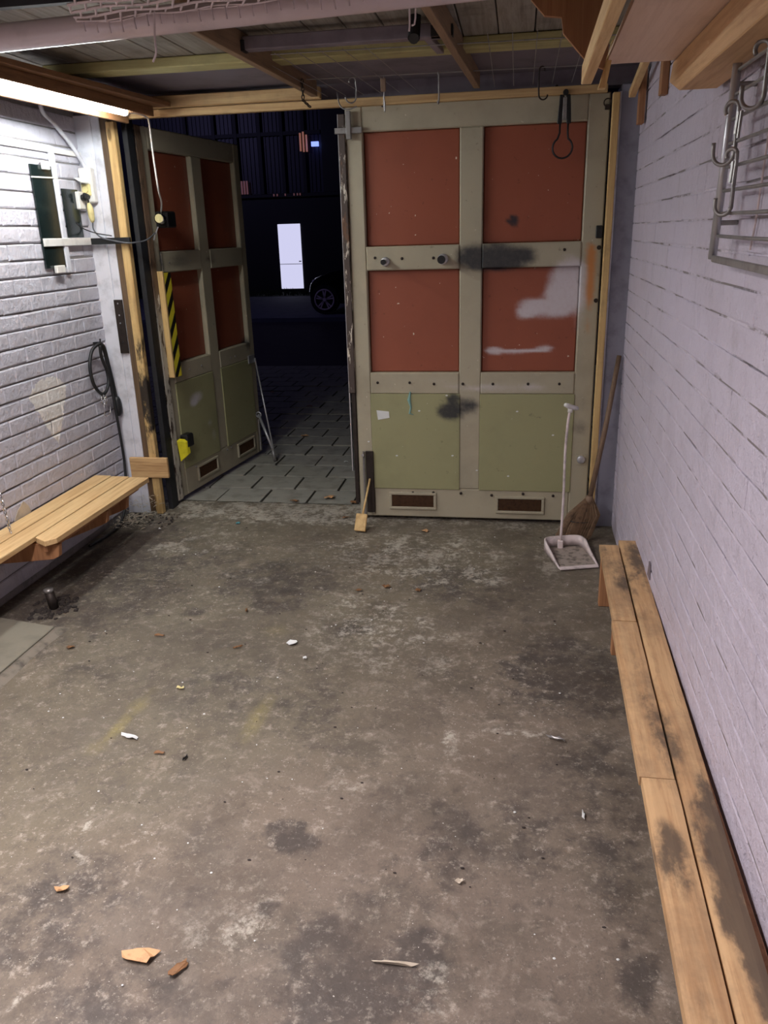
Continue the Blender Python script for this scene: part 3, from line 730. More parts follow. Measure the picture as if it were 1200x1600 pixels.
for i, (pts, lb) in enumerate([([onY(639, 8, 2.6), onY(640, 30, 2.6), onY(639, 49, 2.6)], 'short white string hanging beside the black pipe stub, left one'),
                               ([onY(650, 14, 2.6), onY(649, 28, 2.6), onY(643, 40, 2.6)], 'short curled white string hanging next to the black pipe stub, right one'),
                               ([onY(240, 8, 2.25), onY(242, 60, 2.25), onY(244, 82, 2.25), onY(239, 97, 2.25)], 'long white string hanging in front of the pinkish pipe')]):
    pts[0] = Vector((pts[0].x, pts[0].y, ZC if i < 2 else 2.165))
    solo(MB().tube(smoothpath(pts, 3), .0028, 5), 'string', 'netting', lb, 'string')
# pinkish pipe across the room with netting lying over it
solo(MB().tube([(-2.30, 2.31, 2.116), (.50, 2.31, 2.194)], .034, 24), 'pipe', 'pinkpipe', 'thick pinkish-white pipe running across the room under the ceiling', 'pipe', smooth=True)
def netting():
    m = MB(); x0, x1 = -1.16, .16; rows = 6; cw = .042; r = .0026
    def P(x, t):
        zp = 2.142 + .028 * (x + 1.4)
        y = 2.270 - t * .30; z = zp + .004 + t * .004 + .003 * math.sin(x * 31 + t * 9)
        if t == 0: z -= .004 * math.sin(x * 23)
        return Vector((x - .02 * (1 - t) + .10 * t, y, z))
    for k in range(rows + 1):
        t = k / rows
        for h in (0, .035):
            m.tube([P(x0 + (x1 - x0) * i / 40, t + h / rows * 4) for i in range(41)], r, 4)
        if k < rows:
            x = x0 + (cw / 2 if k % 2 else 0)
            while x < x1:
                m.tube([P(x, t), P(x + .005, t + 1 / rows)], r * 1.15, 4, caps=False); x += cw
    for i in range(36):
        x = x0 + .02 + i * .036; a = P(x, 0); m.tube([a, a + Vector((.002, -.006, -.012)), a + Vector((.006, -.008, -.030))], .0022, 4)
    return m
solo(netting(), 'wire_netting', 'netting', 'dusty white wire netting lying over the pinkish pipe', 'netting', kind='stuff')
for x0, x1, y, lb in ((XL + .01, -1.25, 2.62, 'dark batten under the ceiling at the far left, nearer the pipe'), (XL + .01, -1.35, 2.42, 'dark batten under the ceiling at the far left, nearer the viewer')):
    solo(MB().box(x0, x1, y, y + .03, 2.295, 2.33), 'ceiling_batten', 'black_paint', lb, 'batten')
# thin wires under the ceiling right of centre, on which hooks hang
wr = MB()
for x in (-.13, -.04, .05, .14, .23): wr.tube([(x, 3.3, 2.275), (x, 4.28, 2.245)], .0016, 4)
for x in (-.95, -.86, -.77, -.68, -.59, -.50): wr.tube([(x - .1, 3.4, 2.275), (x, 4.28, 2.245)], .0016, 4)
for y in (3.42, 3.98): wr.tube([(-.98, y, 2.275), (.40, y, 2.262)], .0022, 4)
solo(wr, 'wire_grid', 'steel', 'thin sagging wire grid strung under the ceiling before the doors', 'wires', kind='stuff')
def shook(name, c, top, h, r, dirx, label, wr_=.0035, mat='steel', group=None, plane=(1, 0, 0)):
    """S-hook: small eye above, large open hook below, hanging from `top`"""
    ax = Vector(plane); t = Vector(top); s = dirx
    up = arc(t - Vector((0, 0, r * .6)) + ax * s * r * .0, r * .6, math.pi * (1.15 if s > 0 else -.15), math.pi * (0 if s > 0 else 1), 7, ax)
    b = t - Vector((0, 0, h))
    low = arc(b + Vector((0, 0, r)) - ax * s * r * .4, r, 0 if s > 0 else math.pi, -math.pi if s > 0 else 2 * math.pi, 9, ax)
    pts = up + [up[-1] * .5 + low[0] * .5 + ax * s * .003] + low
    return solo(MB().tube(smoothpath(pts, 2), wr_, 6), name, mat, label, 'hook', group, True)
shook('s_hook', 0, (-.765, 3.98, 2.272), .105, .026, 1, 'large bent S-hook hanging from the ceiling wires left of centre', plane=(.9, .3, 0))
shook('s_hook', 0, (-.372, 3.98, 2.270), .125, .010, 1, 'thin straight hook hanging from the ceiling wires over the left red panel', plane=(.2, .98, 0))
shook('s_hook', 0, (.085, 3.98, 2.268), .130, .020, -1, 'curved wire hook hanging from the ceiling wires over the right red panel', plane=(.95, .3, 0), mat='dark_steel')
m = thing('tagged_hook', 'hook on a long wire with a small wooden tag, hanging over the left red panel', 'hook', (-.62, 3.98, 2.25))
MB().tube([(-.62, 3.98, 2.274), (-.621, 3.98, 2.18)], .0018, 5).tube(smoothpath([(-.621, 3.98, 2.19), (-.623, 3.985, 2.15), (-.621, 3.99, 2.125), (-.617, 3.98, 2.15), (-.619, 3.975, 2.18)], 3), .0035, 5).build('wire', 'steel', m)
MB().box(-.634, -.610, 3.966, 3.976, 2.205, 2.26, .002).build('tag', 'stick', m)
def chain(pts, lk, r, w):
    m = MB(); pts = [Vector(p) for p in pts]; L_ = [(pts[i + 1] - pts[i]).length for i in range(len(pts) - 1)]; T = sum(L_); n = int(T / lk)
    for k in range(n):
        d = (k + .5) * T / n; i = 0
        while i < len(L_) - 1 and d > L_[i]: d -= L_[i]; i += 1
        t = (pts[i + 1] - pts[i]).normalized(); c = pts[i] + t * d
        s = t.cross(Vector((0, 1, 0) if abs(t.y) < .9 else (1, 0, 0))).normalized()
        if k % 2: s = t.cross(s)
        m.tube([c + t * math.cos(a) * lk * .68 + s * math.sin(a) * w for a in [2 * math.pi * j / 8 for j in range(8)]], r, 4, closed=True)
    return m
solo(chain([(-1.0, 3.98, 2.276), (-1.0, 3.98, 2.19), (-.985, 4.05, 2.17)], .016, .0028, .006), 'chain', 'dark_steel', 'short dark chain hanging beside the left joist', 'chain')
solo(MB().tube(smoothpath([(-.90, 4.27, 2.262), (-.885, 4.255, 2.20), (-.85, 4.25, 2.178), (-.80, 4.25, 2.19)], 4), .0035, 5), 'wire_hook', 'steel', 'curved wire hook at the top of the closed leaf free edge', 'hook', smooth=True)
# black spring clamp with a loop on the head batten
cl = thing('hanging_clamp', 'black clamp with a wire loop hanging at the top of the right red panel', 'clamp', (.205, 4.285, 2.2))
MB().tube([(.205, 4.296, 2.205), (.205, 4.275, 2.205)], .013, 10).build('pivot', 'black', cl)
for s in (-1, 1):
    MB().beam((.203 + s * .014, 4.285, 2.195), (.203 + s * .022, 4.285, 2.07), .022, .016, .003, up=(0, 1, 0)).build('jaw', 'black', cl)
MB().box(.192, .214, 4.276, 4.292, 2.085, 2.185, .003).build('body', 'steel', cl)
c0 = Vector((.200, 4.285, 1.965))
lp_pts = [Vector((.184, 4.285, 2.07)), Vector((.184, 4.285, 2.03))] + arc(c0, .047, math.pi * .68, math.pi * 2.32, 16) + [Vector((.222, 4.285, 2.03)), Vector((.222, 4.285, 2.07))]
MB().tube(lp_pts, .0045, 6).build('loop', 'black', cl, True)

# ------------------------------------------------------------------ fluorescent tube and its board
BZL = 2.236
def brd(x0, y0, x1, y1, y): return x0 + (x1 - x0) * (y - y0) / (y1 - y0)
ra, rb2 = onZ(0, 97, BZL), onZ(230, 157, BZL); la, lb2 = onZ(0, 150, 2.17), onZ(130, 178, 2.17)
def lx(y): return brd(la.x, la.y, lb2.x, lb2.y, y)
def rx_(y): return brd(ra.x, ra.y, rb2.x, rb2.y, y)
solo(MB().prism([(lx(1.9) + .012, 1.9, BZL), (rx_(1.9), 1.9, BZL), (rx_(4.25), 4.25, BZL), (lx(4.25) + .012, 4.25, BZL)], (0, 0, .022), .002), 'lamp_board', 'lamp_board', 'wide brown board under the ceiling that carries the lit tube', 'board')
solo(MB().beam((lx(1.9), 1.9, 2.214), (lx(4.25), 4.25, 2.214), .018, .088, .002), 'edge_batten', 'lamp_board', 'brown side board along the wall side of the lamp board', 'batten')
solo(MB().beam((-2.093 + .052, 2.0, 2.2135), (-1.90 + .05, 4.22, 2.2135), .014, .045, .002), 'edge_batten', 'lamp_board', 'brown side board along the room side of the lit tube', 'batten')
tl = thing('tube_lamp', 'lit white fluorescent tube under the brown board at the left', 'lamp', (-2.0, 3.2, 2.19))
TA, TB = Vector((-2.065, 2.54, 2.19)), Vector((-1.905, 4.02, 2.19))
MB().tube([TA, TB], .0165, 16).build('glass_tube', 'tube', tl, True)
d = (TB - TA).normalized()
for p, s in ((TA, -1), (TB, 1)): MB().tube([p, p + d * s * .02], .017, 14).build('end_cap', 'white_plastic', tl, True)
MB().beam(TA + Vector((0, 0, .035)), TB + Vector((0, 0, .035)), .03, .018, .003).build('batten', 'lamp_board', tl)
for t in (.02, .98):
    p = TA.lerp(TB, t); MB().beam(p + Vector((0, 0, .014)), p + Vector((0, 0, .027)), .02, .02).build('holder', 'white_plastic', tl)
c = TA.lerp(TB, .55)
MB().tube(arc(c, .020, math.pi * 1.1, math.pi * 2.3, 8) + [c + Vector((.03, -.02, -.02))], .002, 5).build('clip', 'steel', tl)
# white cable from the tube down to the lamp on the open leaf
e = xfl(Vector((.10, -.05, 1.75)))
solo(MB().tube(smoothpath([TB + d * .02, (-1.885, 4.12, 2.195), (-1.885, 4.22, 2.19), (-1.885, 4.245, 2.16), (-1.885, 4.25, 2.0), (-1.90, 4.30, 1.85), (-1.97, 4.48, 1.80), tuple(e)], 5), [.005] * 36, 6), 'white_cable', 'white_plastic', 'white cable hanging from the lit tube to the flood lamp', 'cable', smooth=True)

# ------------------------------------------------------------------ left wall fittings
def wl(px, py, x=XL): return onX(px, py, x)
gp = thing('glass_panel', 'tall dark green glass strip with white clips on the left wall', 'panel', (XL, 3.94, 1.47))
MB().box(XL + .002, XL + .012, 3.84, 4.025, 1.478, 1.965, .001).build('glass', 'green_glass', gp)
MB().box(XL + .001, XL + .018, 4.027, 4.065, 1.45, 2.03, .002).build('frame_bar', 'white_board', gp)
MB().box(XL + .012, XL + .03, 3.905, 3.985, 1.452, 1.49, .003).build('clip', 'white_plastic', gp); MB().box(XL + .012, XL + .028, 3.93, 3.99, 1.945, 1.985, .003).build('clip', 'white_plastic', gp)
MB().tube([(XL + .016, 3.83, 1.905), (XL + .018, 4.06, 1.912)], .004, 5).build('retaining_wire', 'white_plastic', gp)
g2 = thing('glass_panel', 'shorter dark glass strip nearer the corner on the left wall', 'panel', (XL, 4.18, 1.6))
MB().box(XL + .002, XL + .010, 4.10, 4.255, 1.625, 1.865, .001).build('glass', 'green_glass', g2)
solo(MB().box(XL + .002, XL + .022, 3.845, 4.335, 1.583, 1.622, .002), 'wall_strip', 'white_plastic', 'white horizontal strip crossing the dark glass strips', 'strip')
solo(MB().box(-2.34, -2.10, 4.300, 4.318, 1.585, 1.618, .002), 'flat_bar', 'black', 'flat black bar from the white strip across the jamb', 'bar')
solo(MB().box(XL + .001, XL + .014, 2.6, 4.34, 2.030, 2.055, .002), 'wall_rail', 'white_plastic', 'thin white rail along the top of the left wall', 'rail')
solo(MB().tube(smoothpath([(XL + .02, 4.00, 2.30), (XL + .02, 4.01, 2.215), (XL + .02, 4.10, 2.17), (XL + .022, 4.24, 2.08), (-2.325, 4.325, 2.00), (-2.315, 4.335, 1.965)], 4), .011, 8), 'conduit', 'white_board', 'bent grey-white conduit running diagonally to the sockets', 'conduit', smooth=True)
sk = thing('socket_box', 'white double socket box high in the left corner', 'socket', (-2.30, 4.335, 1.89))
cb = onY(136, 267, 4.33); cr = onY(164, 320, 4.33)
MB().box(-2.347, -2.272, 4.298, 4.343, 1.80, 1.975, .006).build('box', 'white_plastic', sk)
MB().box(-2.335, -2.284, 4.288, 4.300, 1.835, 1.895, .004).tube([(-2.312, 4.289, 1.865), (-2.312, 4.282, 1.865)], .017, 14).build('outlet', 'cream_plastic', sk)
f = MB().beam((-2.345, 4.285, 1.925), (-2.29, 4.25, 1.90), .045, .006, .001).build('flap', 'white_plastic', sk)
MB().tube([(-2.305, 4.292, 1.83), (-2.300, 4.25, 1.835)], .014, 12).build('plug', 'black', sk)
s2 = thing('socket_box', 'smaller single white socket left of the double one', 'socket', (XL, 4.27, 1.79))
MB().box(XL + .0015, XL + .028, 4.225, 4.290, 1.765, 1.855, .005).build('box', 'white_plastic', s2)
MB().tube([(XL + .027, 4.258, 1.825), (XL + .050, 4.256, 1.825)], .016, 12).build('plug', 'black', s2)
yc = thing('cable_connector', 'pale yellow cable connector hanging under the sockets', 'connector', (XL + .05, 4.30, 1.75))
MB().tube(smoothpath([(XL + .05, 4.28, 1.80), (XL + .052, 4.285, 1.77), (XL + .052, 4.29, 1.72), (XL + .05, 4.295, 1.70)], 2), [.006, .013, .017, .017, .015, .012, .007], 10).build('body', 'cream_plastic', yc, True)
MB().tube(smoothpath([(XL + .050, 4.256, 1.825), (XL + .06, 4.265, 1.81), (XL + .05, 4.28, 1.80)], 3), .004, 5).build('upper_lead', 'black', yc)
MB().tube(smoothpath([(XL + .05, 4.295, 1.70), (XL + .048, 4.30, 1.66), (-2.26, 4.295, 1.62), (-2.18, 4.292, 1.60), (-2.10, 4.30, 1.588), (-2.06, 4.42, 1.60), tuple(xfl(Vector((.05, -.03, 1.64))))], 5), .0042, 6).build('lead', 'grey_cable', yc, True)
solo(MB().tube(smoothpath([(XL + .01, 4.19, 1.70), (XL + .015, 4.24, 1.672), (-2.29, 4.29, 1.645), (-2.20, 4.296, 1.628)], 5), .003, 5), 'thin_cable', 'black', 'thin black cable sagging over the shorter glass strip', 'cable', smooth=True)
hp = thing('hinge_plate', 'dark brown steel plate with screws on the left jamb board', 'plate', (-2.235, 4.34, 1.13))
MB().box(-2.262, -2.212, 4.334, 4.343, .985, 1.285, .001).build('plate', 'dark_steel', hp)
for z in (1.265, 1.20, 1.155, 1.05): MB().tube([(-2.236, 4.334, z), (-2.236, 4.329, z)], .005, 8).build('screw', 'chrome', hp)
# hanging flex with plug and hook
hk = thing('coiled_cable', 'thick dark grey cable looped over a nail on the left wall', 'cable', (XL + .03, 4.2, 1.05))
hx = XL + .022
MB().tube([(XL + .002, 4.198, 1.062), (XL + .045, 4.198, 1.066), (XL + .047, 4.198, 1.085)], .005, 6).build('nail', 'black', hk)
MB().tube(smoothpath([(hx + .02, 4.20, 1.062), (hx, 4.14, 1.03), (hx, 4.09, .95), (hx, 4.10, .85), (hx, 4.16, .785), (hx + .01, 4.20, .782), (hx + .01, 4.25, .83), (hx + .01, 4.25, .90), (hx + .012, 4.21, .98), (hx + .02, 4.195, 1.05)], 5), .0095, 8).build('loop', 'rubber', hk, True)
MB().tube(smoothpath([(hx + .022, 4.20, 1.06), (hx + .02, 4.24, 1.03), (hx + .01, 4.28, .93), (hx + .01, 4.305, .80), (hx + .01, 4.315, .70)], 5), .0095, 8).build('plug_tail', 'rubber', hk, True)
pl = MB().tube([(hx + .01, 4.315, .735), (hx + .01, 4.316, .715), (hx + .01, 4.318, .665), (hx + .01, 4.318, .635), (hx + .01, 4.319, .62)], [.014, .022, .024, .021, .012], 12).build('plug', 'rubber', hk, True)
MB().tube(smoothpath([(hx + .018, 4.205, 1.06), (hx + .012, 4.25, 1.0), (hx + .01, 4.27, .85), (hx + .01, 4.285, .68), (hx + .01, 4.30, .45), (hx + .01, 4.30, .32), (hx + .02, 4.25, .15), (hx + .04, 4.12, .03), (hx + .05, 3.95, .012), (hx + .03, 3.75, .012)], 5), .0085, 8).build('down_lead', 'rubber', hk, True)
solo(MB().tube(smoothpath(arc((hx + .012, 4.17, .745), .03, math.pi * .5, math.pi * 2.3, 8, (0, 1, 0)) + [Vector((hx + .012, 4.15, .68)), Vector((hx + .012, 4.17, .65)), Vector((hx + .012, 4.215, .66)), Vector((hx + .012, 4.225, .70))], 3), .0035, 6), 'wire_hook', 'chrome', 'shiny bent wire hook hanging from the grey cable loop', 'hook', smooth=True)

# ------------------------------------------------------------------ left bench
BZ = .35
bl = thing('wall_bench', 'light pine wall bench of three planks along the left wall', 'bench', (-2.15, 3.0, .35))
MB().box(-2.338, -2.239, .6, 3.985, BZ - .026, BZ, .003).build('seat_plank', 'pine', bl)
MB().box(-2.229, -2.126, .6, 3.975, BZ - .026, BZ, .003).build('seat_plank', 'pine', bl)
q = [(-2.116, 3.03), (-2.045, 2.985), (-2.012, 3.03), (-2.002, 3.962), (-2.116, 3.965)]
MB().prism([(a, b, BZ - .026) for a, b in q], (0, 0, .026), .002).build('seat_plank', 'pine', bl)
for y in (3.05, 3.5, 3.72, 2.1, 1.2):
    MB().prism([(-2.338, y, .31), (-2.02 if y > 3 else -2.13, y, .31), (-2.03 if y > 3 else -2.14, y, .25), (-2.06 if y > 3 else -2.17, y, .235), (-2.338, y, .12 if y > 3.3 else .2)], (0, .028, 0), .002).build('bracket', 'bracket', bl)
MB().beam((-2.07, 3.02, .30), (-2.07, 3.94, .30), .02, .035, .002).build('edge_rail', 'bracket', bl)
solo(MB().box(-2.285, -2.045, 4.302, 4.324, .240, .365, .003), 'wood_block', 'block', 'short pine board nailed upright behind the end of the left bench', 'board')
solo(chain([(-2.335, 3.10, .78), (-2.28, 3.075, .50), (-2.255, 3.06, BZ + .004)], .018, .0024, .006), 'chain', 'chrome', 'thin shiny chain running down to the left bench', 'chain')
# pale triangle of rough plaster showing above the bench
solo(MB().prism([wl(22, 815, XL + .003), wl(52, 806, XL + .003), wl(44, 790, XL + .003), wl(36, 783, XL + .003), wl(28, 797, XL + .003)], (.002, 0, 0)), 'plaster_patch', 'straw', 'small pale triangular plaster patch on the wall above the bench', 'patch')
# slab, mortar ridge, pipe stub, rubble
sl_ = MB(); sl_.prism([(-2.34, 2.90, 0), (-1.965, 2.83, 0), (-1.985, 1.1, 0), (-2.34, 1.1, 0)], (0, 0, .014), .003)
solo(sl_, 'floor_slab', 'slab', 'pale flat concrete slab in the floor at the far left', 'slab')
m = MB(); n = 60
rr = random.Random(3)
prof = []
for i in range(n + 1):
    y = 1.1 + (2.85 - 1.1) * i / n; x0 = -1.972 + .012 * (2.83 - y) / 1.7 * -1 + .012
    w = .045 + .02 * noise.noise(Vector((y * 4, 0, 0))); h = .013 + .004 * noise.noise(Vector((y * 9, 1, 0)))
    if i == n: h = .001
    prof.append([m.bm.verts.new(p) for p in ((x0, y, -.005), (x0 + .003, y, h), (x0 + w * .5, y, h * .9), (x0 + w, y, h * .25), (x0 + w * 1.4, y, -.004))])
for i in range(n):
    for k in range(4): m.bm.faces.new((prof[i][k], prof[i + 1][k], prof[i + 1][k + 1], prof[i][k + 1]))
solo(m, 'mortar_ridge', 'ridge', 'rough mortar ridge beside the gap of the floor slab', 'ridge', smooth=True)
ps = onZ(85, 950, 0)
solo(MB().prism([(-1.990, 1.1, .0015), (-1.984, 1.1, .0015), (-1.957, 2.82, .0015), (-1.965, 2.82, .0015)], (0, 0, .0015)), 'gap_shade_strip', 'dark_void', 'thin black strip laid in as painted shade in the gap beside the floor slab', 'gap')  # black strip added in the gap, paints its shade darker
st = thing('pipe_stub', 'short dark pipe stub standing in rubble by the left wall', 'pipe', (ps.x, ps.y, 0))
MB().tube([(ps.x, ps.y, -.01), (ps.x - .012, ps.y, .085)], .021, 16).build('pipe', 'dark_steel', st, True)
MB().tube([(ps.x - .012, ps.y, .083), (ps.x - .013, ps.y, .098)], .022, 16).build('rim', 'steel', st, True)
m = MB(); rr = random.Random(5)
for i in range(110):
    a = rr.uniform(0, 6.28); q = rr.uniform(.02, .15); x = ps.x + math.cos(a) * q * .8; y = ps.y + math.sin(a) * q * .9; s = rr.uniform(.004, .014)
    if x < -2.33: continue
    if (x - ps.x) ** 2 + (y - ps.y) ** 2 < .0012: continue
    c = Vector((x, y, s * .3)); R3 = Matrix.Rotation(rr.uniform(0, 3), 3, 'Z') @ Matrix.Rotation(rr.uniform(-.5, .5), 3, 'X')
    m.hexa([c + R3 @ (Vector(p) * s) for p in ((-1, -.6, -.4), (1, -.7, -.3), (.8, .6, -.4), (-.9, .7, -.4), (-.7, -.5, .4), (.7, -.5, .5), (.6, .4, .3), (-.7, .5, .5))])
solo(m, 'rubble', 'rubble', 'dark crumbled rubble around the pipe stub', 'rubble', kind='stuff')
m = MB()
for i in range(170):
    x = rr.uniform(-2.33, -2.12); y = rr.uniform(4.02, 4.30); z = rr.uniform(.0, .03) if rr.random() < .7 else rr.uniform(.0, .12)
    if z > .035: y = 4.32 - rr.uniform(0, .03)
    a = rr.uniform(0, 6.28); l = rr.uniform(.01, .04); dx = Vector((math.cos(a) * l, math.sin(a) * l * .6, rr.uniform(-.3, .6) * l)); p = Vector((x, y, z + .004))
    q2 = p + dx; q2.y = min(q2.y, 4.335); q2.x = max(q2.x, -2.34)
    m.tube([p, (p + q2) / 2 + Vector((0, 0, .004)), q2], rr.uniform(.0008, .0022), 4)
solo(m, 'cobweb_litter', 'straw', 'dusty straw and cobweb litter heaped at the foot of the left jamb', 'litter', kind='stuff')
m = MB()
for i in range(60):
    x = rr.uniform(-2.30, -2.0); y = rr.uniform(4.10, 4.34); s = rr.uniform(.003, .010)
    m.ball((x, y, s * .5), s, (1, 1, .6), 1)
solo(m, 'crumbs', 'rubble', 'small dark crumbs of masonry at the foot of the left jamb', 'litter', kind='stuff')

# ------------------------------------------------------------------ right bench
RZ = .28
br_ = thing('wall_bench', 'long low worn two-plank bench along the right wall', 'bench', (.42, 2.0, 0))
def xe(y): return .30 + .0268 * y      # outer edge
def bench_plank(a0, a1, y0, y1, nm='seat_plank'):
    m = MB(); bm = m.bm; n = int((y1 - y0) / .02); k = 5; t = .030; rows = []
    for i in range(n + 1):
        y = y0 + (y1 - y0) * i / n; o = xe(y); row = []
        xs = [o + a0 + (a1 - a0) * j / k for j in range(k + 1)]
        for j, x in enumerate(xs):
            row.append(bm.verts.new((x + (.0015 * noise.noise(Vector((y * 7, a0 * 9, 0))) if j in (0, k) else 0), y, RZ - (.003 if j in (0, k) or i in (0, n) else 0))))
        row.append(bm.verts.new((xs[-1], y, RZ - t))); row.append(bm.verts.new((xs[0], y, RZ - t))); rows.append(row)
    for i in range(n):
        A, B = rows[i], rows[i + 1]
        for j in range(len(A)): bm.faces.new((A[j], A[(j + 1) % len(A)], B[(j + 1) % len(A)], B[j]))
    bm.faces.new(rows[0]); bm.faces.new(rows[-1][::-1])
    o = m.build(nm, 'bench_worn', br_)
    def st(co):
        v = field(BST, co.x, co.y); return (v, 0, 0, 0)
    colour_attr(o, 'stain', st); return o
BST = blobset([(1130, 1330, 26, 60, 1.0), (1150, 1420, 22, 50, .9), (1185, 1500, 20, 70, .95), (1105, 1240, 10, 30, .7), (1050, 1340, 22, 40, .55), (975, 900, 14, 25, .45), (1000, 880, 16, 30, .5),
               (1030, 1130, 14, 60, .4), (1050, 1150, 10, 40, .35), (1090, 1600, 40, 60, .25), (1160, 1380, 20, 30, .8), (1010, 1100, 8, 60, .4), (940, 870, 20, 12, .4)], RZ)
bench_plank(0, .079, 2.62, 3.345); bench_plank(-.006, .080, 1.75, 2.612); bench_plank(-.001, .081, .3, 1.747); bench_plank(.087, .163, .3, 3.405)
for y in (3.315, 2.70, 1.3):
    o = MB().box(xe(y) + (.008 if y > 2 else .05), xr(y) - .004, y - .02, y + .018, 0.0 if y > 3 else .10, RZ - .031, .002).build('support', 'bracket', br_)
    if y < 3: o['label'] = 'short bracket under the planks'
MB().beam((xr(3.3) - .02, 3.3, .24), (xr(.4) - .02, .4, .24), .022, .04, .002).build('wall_rail', 'bracket', br_)
solo(MB().prism([Vector((xr(2.9) - .006, 2.985, .30)), Vector((xr(2.9) - .006, 2.93, .30)), Vector((xr(2.9) - .006, 2.945, .355)), Vector((xr(2.9) - .006, 2.965, .365))], (.004, 0, 0)), 'slate_shard', 'rail_grey', 'small grey shard wedged between the right bench and the wall', 'shard')

# ------------------------------------------------------------------ broom, dustpan, wedge
bro = thing('broom', 'worn brown bristle broom leaning in the right corner', 'broom', (.36, 4.06, 0))
hb = Vector((.412, 4.13, .215)); ht = Vector((.535, 4.285, .965))
MB().tube([hb, hb.lerp(ht, .5) + Vector((.006, 0, 0)), ht], [.014, .0135, .0125], 10).build('handle', 'stick', bro, True)
m = MB(); rr = random.Random(11)
for i in range(650):
    t = rr.random(); a = rr.uniform(0, 6.283); q = math.sqrt(rr.random())
    top = hb + Vector((math.cos(a) * .020 * q, math.sin(a) * .014 * q, rr.uniform(0, .02)))
    ex = (math.cos(a) * q); ey = math.sin(a) * q
    end = Vector((.348 + ex * .078, 4.062 + ey * .032, rr.uniform(.002, .03)))
    if ex < -.55: end += Vector((rr.uniform(-.045, .02), .02, 0)); 
    end.z = max(.002, end.z + (.02 if ex > .6 else 0))
    mid = top.lerp(end, .42) + Vector((ex * .030 + (.012 if ex > 0 else 0), ey * .012, .0))
    m.tube([top, mid, end], [.0022, .002, .0011], 3, caps=False)
MBo = m.build('bristles', 'bristle', bro); MBo['kind'] = 'stuff'
# core that fills the middle of the bristle head
m = MB(); rings = [(hb + Vector((0, 0, .02)), .018, .013), (hb + Vector((-.012, -.02, -.05)), .040, .018), (Vector((.370, 4.085, .09)), .062, .026), (Vector((.353, 4.068, .018)), .068, .026)]
R_ = [[m.bm.verts.new(c + Vector((math.cos(6.283 * k / 18) * a, math.sin(6.283 * k / 18) * b, 0))) for k in range(18)] for c, a, b in rings]
for i in range(3):
    for k in range(18): m.bm.faces.new((R_[i][k], R_[i][(k + 1) % 18], R_[i + 1][(k + 1) % 18], R_[i + 1][k]))
m.bm.faces.new(R_[0]); m.bm.faces.new(R_[3]); m.build('bristle_core', 'bristle', bro, True)
MB().tube([hb + Vector((-.001, -.002, -.012)), hb + Vector((0, 0, .03))], [.025, .019], 14).build('binding', 'stick', bro, True)
for c, a, b in ((hb + Vector((-.010, -.015, -.045)), .043, .022), (Vector((.375, 4.092, .115)), .062, .030)):
    MB().tube([c + Vector((math.cos(t) * a, math.sin(t) * b, 0)) for t in [6.283 * k / 24 for k in range(24)]], .0025, 4, closed=True).build('stitching', 'rubber', bro)

dp = thing('dustpan', 'dirty white long-handled dustpan beside the broom', 'dustpan', (.30, 3.86, 0))
A = [onZ(848, 862), onZ(876, 891), onZ(936, 884), onZ(915, 850)]     # back-left, front-left, front-right, back-right corners
bl_, fl_, fr_, bk_ = A[0], A[1], A[2], Vector((.40, 4.02, 0))
bl_ = Vector((.172, 3.955, 0)); fl_ = Vector((.245, 3.69, 0)); fr_ = Vector((.435, 3.745, 0)); bk_ = Vector((.375, 4.01, 0))
def quadpan():
    m = MB(); t = .003
    m.prism([p + Vector((0, 0, .002)) for p in (bl_, fl_, fr_, bk_)], (0, 0, t)); return m
quadpan().build('tray', 'dirty_tray', dp)
def wallstrip(pts, hs, t=.006):
    m = MB(); bm = m.bm; n = len(pts); V = []
    for i, p in enumerate(pts):
        d = (pts[min(i + 1, n - 1)] - pts[max(i - 1, 0)]).normalized(); s = Vector((-d.y, d.x, 0)) * t / 2; h = Vector((0, 0, hs[i])); o = Vector((0, 0, .003))
        V.append([bm.verts.new(v) for v in (p - s + o, p + s + o, p + s * 1.4 + h, p - s * 1.4 + h)])
    for i in range(n - 1):
        for k in range(4): bm.faces.new((V[i][k], V[i][(k + 1) % 4], V[i + 1][(k + 1) % 4], V[i + 1][k]))
    bm.faces.new(V[0]); bm.faces.new(V[-1][::-1]); return m
pts = smoothpath([fl_, fl_.lerp(bl_, .5), fl_.lerp(bl_, .88), bl_.lerp(bk_, .12) + Vector((0, .012, 0)), bl_.lerp(bk_, .5) + Vector((0, .018, 0)), bk_.lerp(bl_, .12) + Vector((0, .012, 0)), bk_.lerp(fr_, .12), fr_.lerp(bk_, .5), fr_], 4)
nn = len(pts); hs = [.008 + .054 * min(1, min(i, nn - 1 - i) / 7) for i in range(nn)]
wallstrip(pts, hs).build('rim', 'pink_white', dp, True)
fv = (fr_ - fl_).normalized(); MB().beam(fl_ + Vector((0, -.004, .007)), fr_ + Vector((0, -.004, .007)), .030, .008, .002).build('lip', 'pink_white', dp)
hpts = [Vector((.262, 3.965, .035)), Vector((.266, 3.968, .28)), Vector((.264, 3.975, .52)), Vector((.270, 3.98, .67)), Vector((.278, 3.98, .742))]
MB().tube(smoothpath(hpts, 4), .0065, 10).build('handle', 'pink_white', dp, True)
MB().tube([(.278, 3.98, .730), (.279, 3.98, .756)], .012, 10).tube([(.252, 3.945, .775), (.268, 3.965, .765), (.292, 3.99, .752), (.315, 4.02, .742)], [.010, .013, .013, .010], 10).build('grip', 'white_plastic', dp, True)
MB().box(.248, .276, 3.955, 3.98, .004, .05, .004).build('handle_socket', 'pink_white', dp)

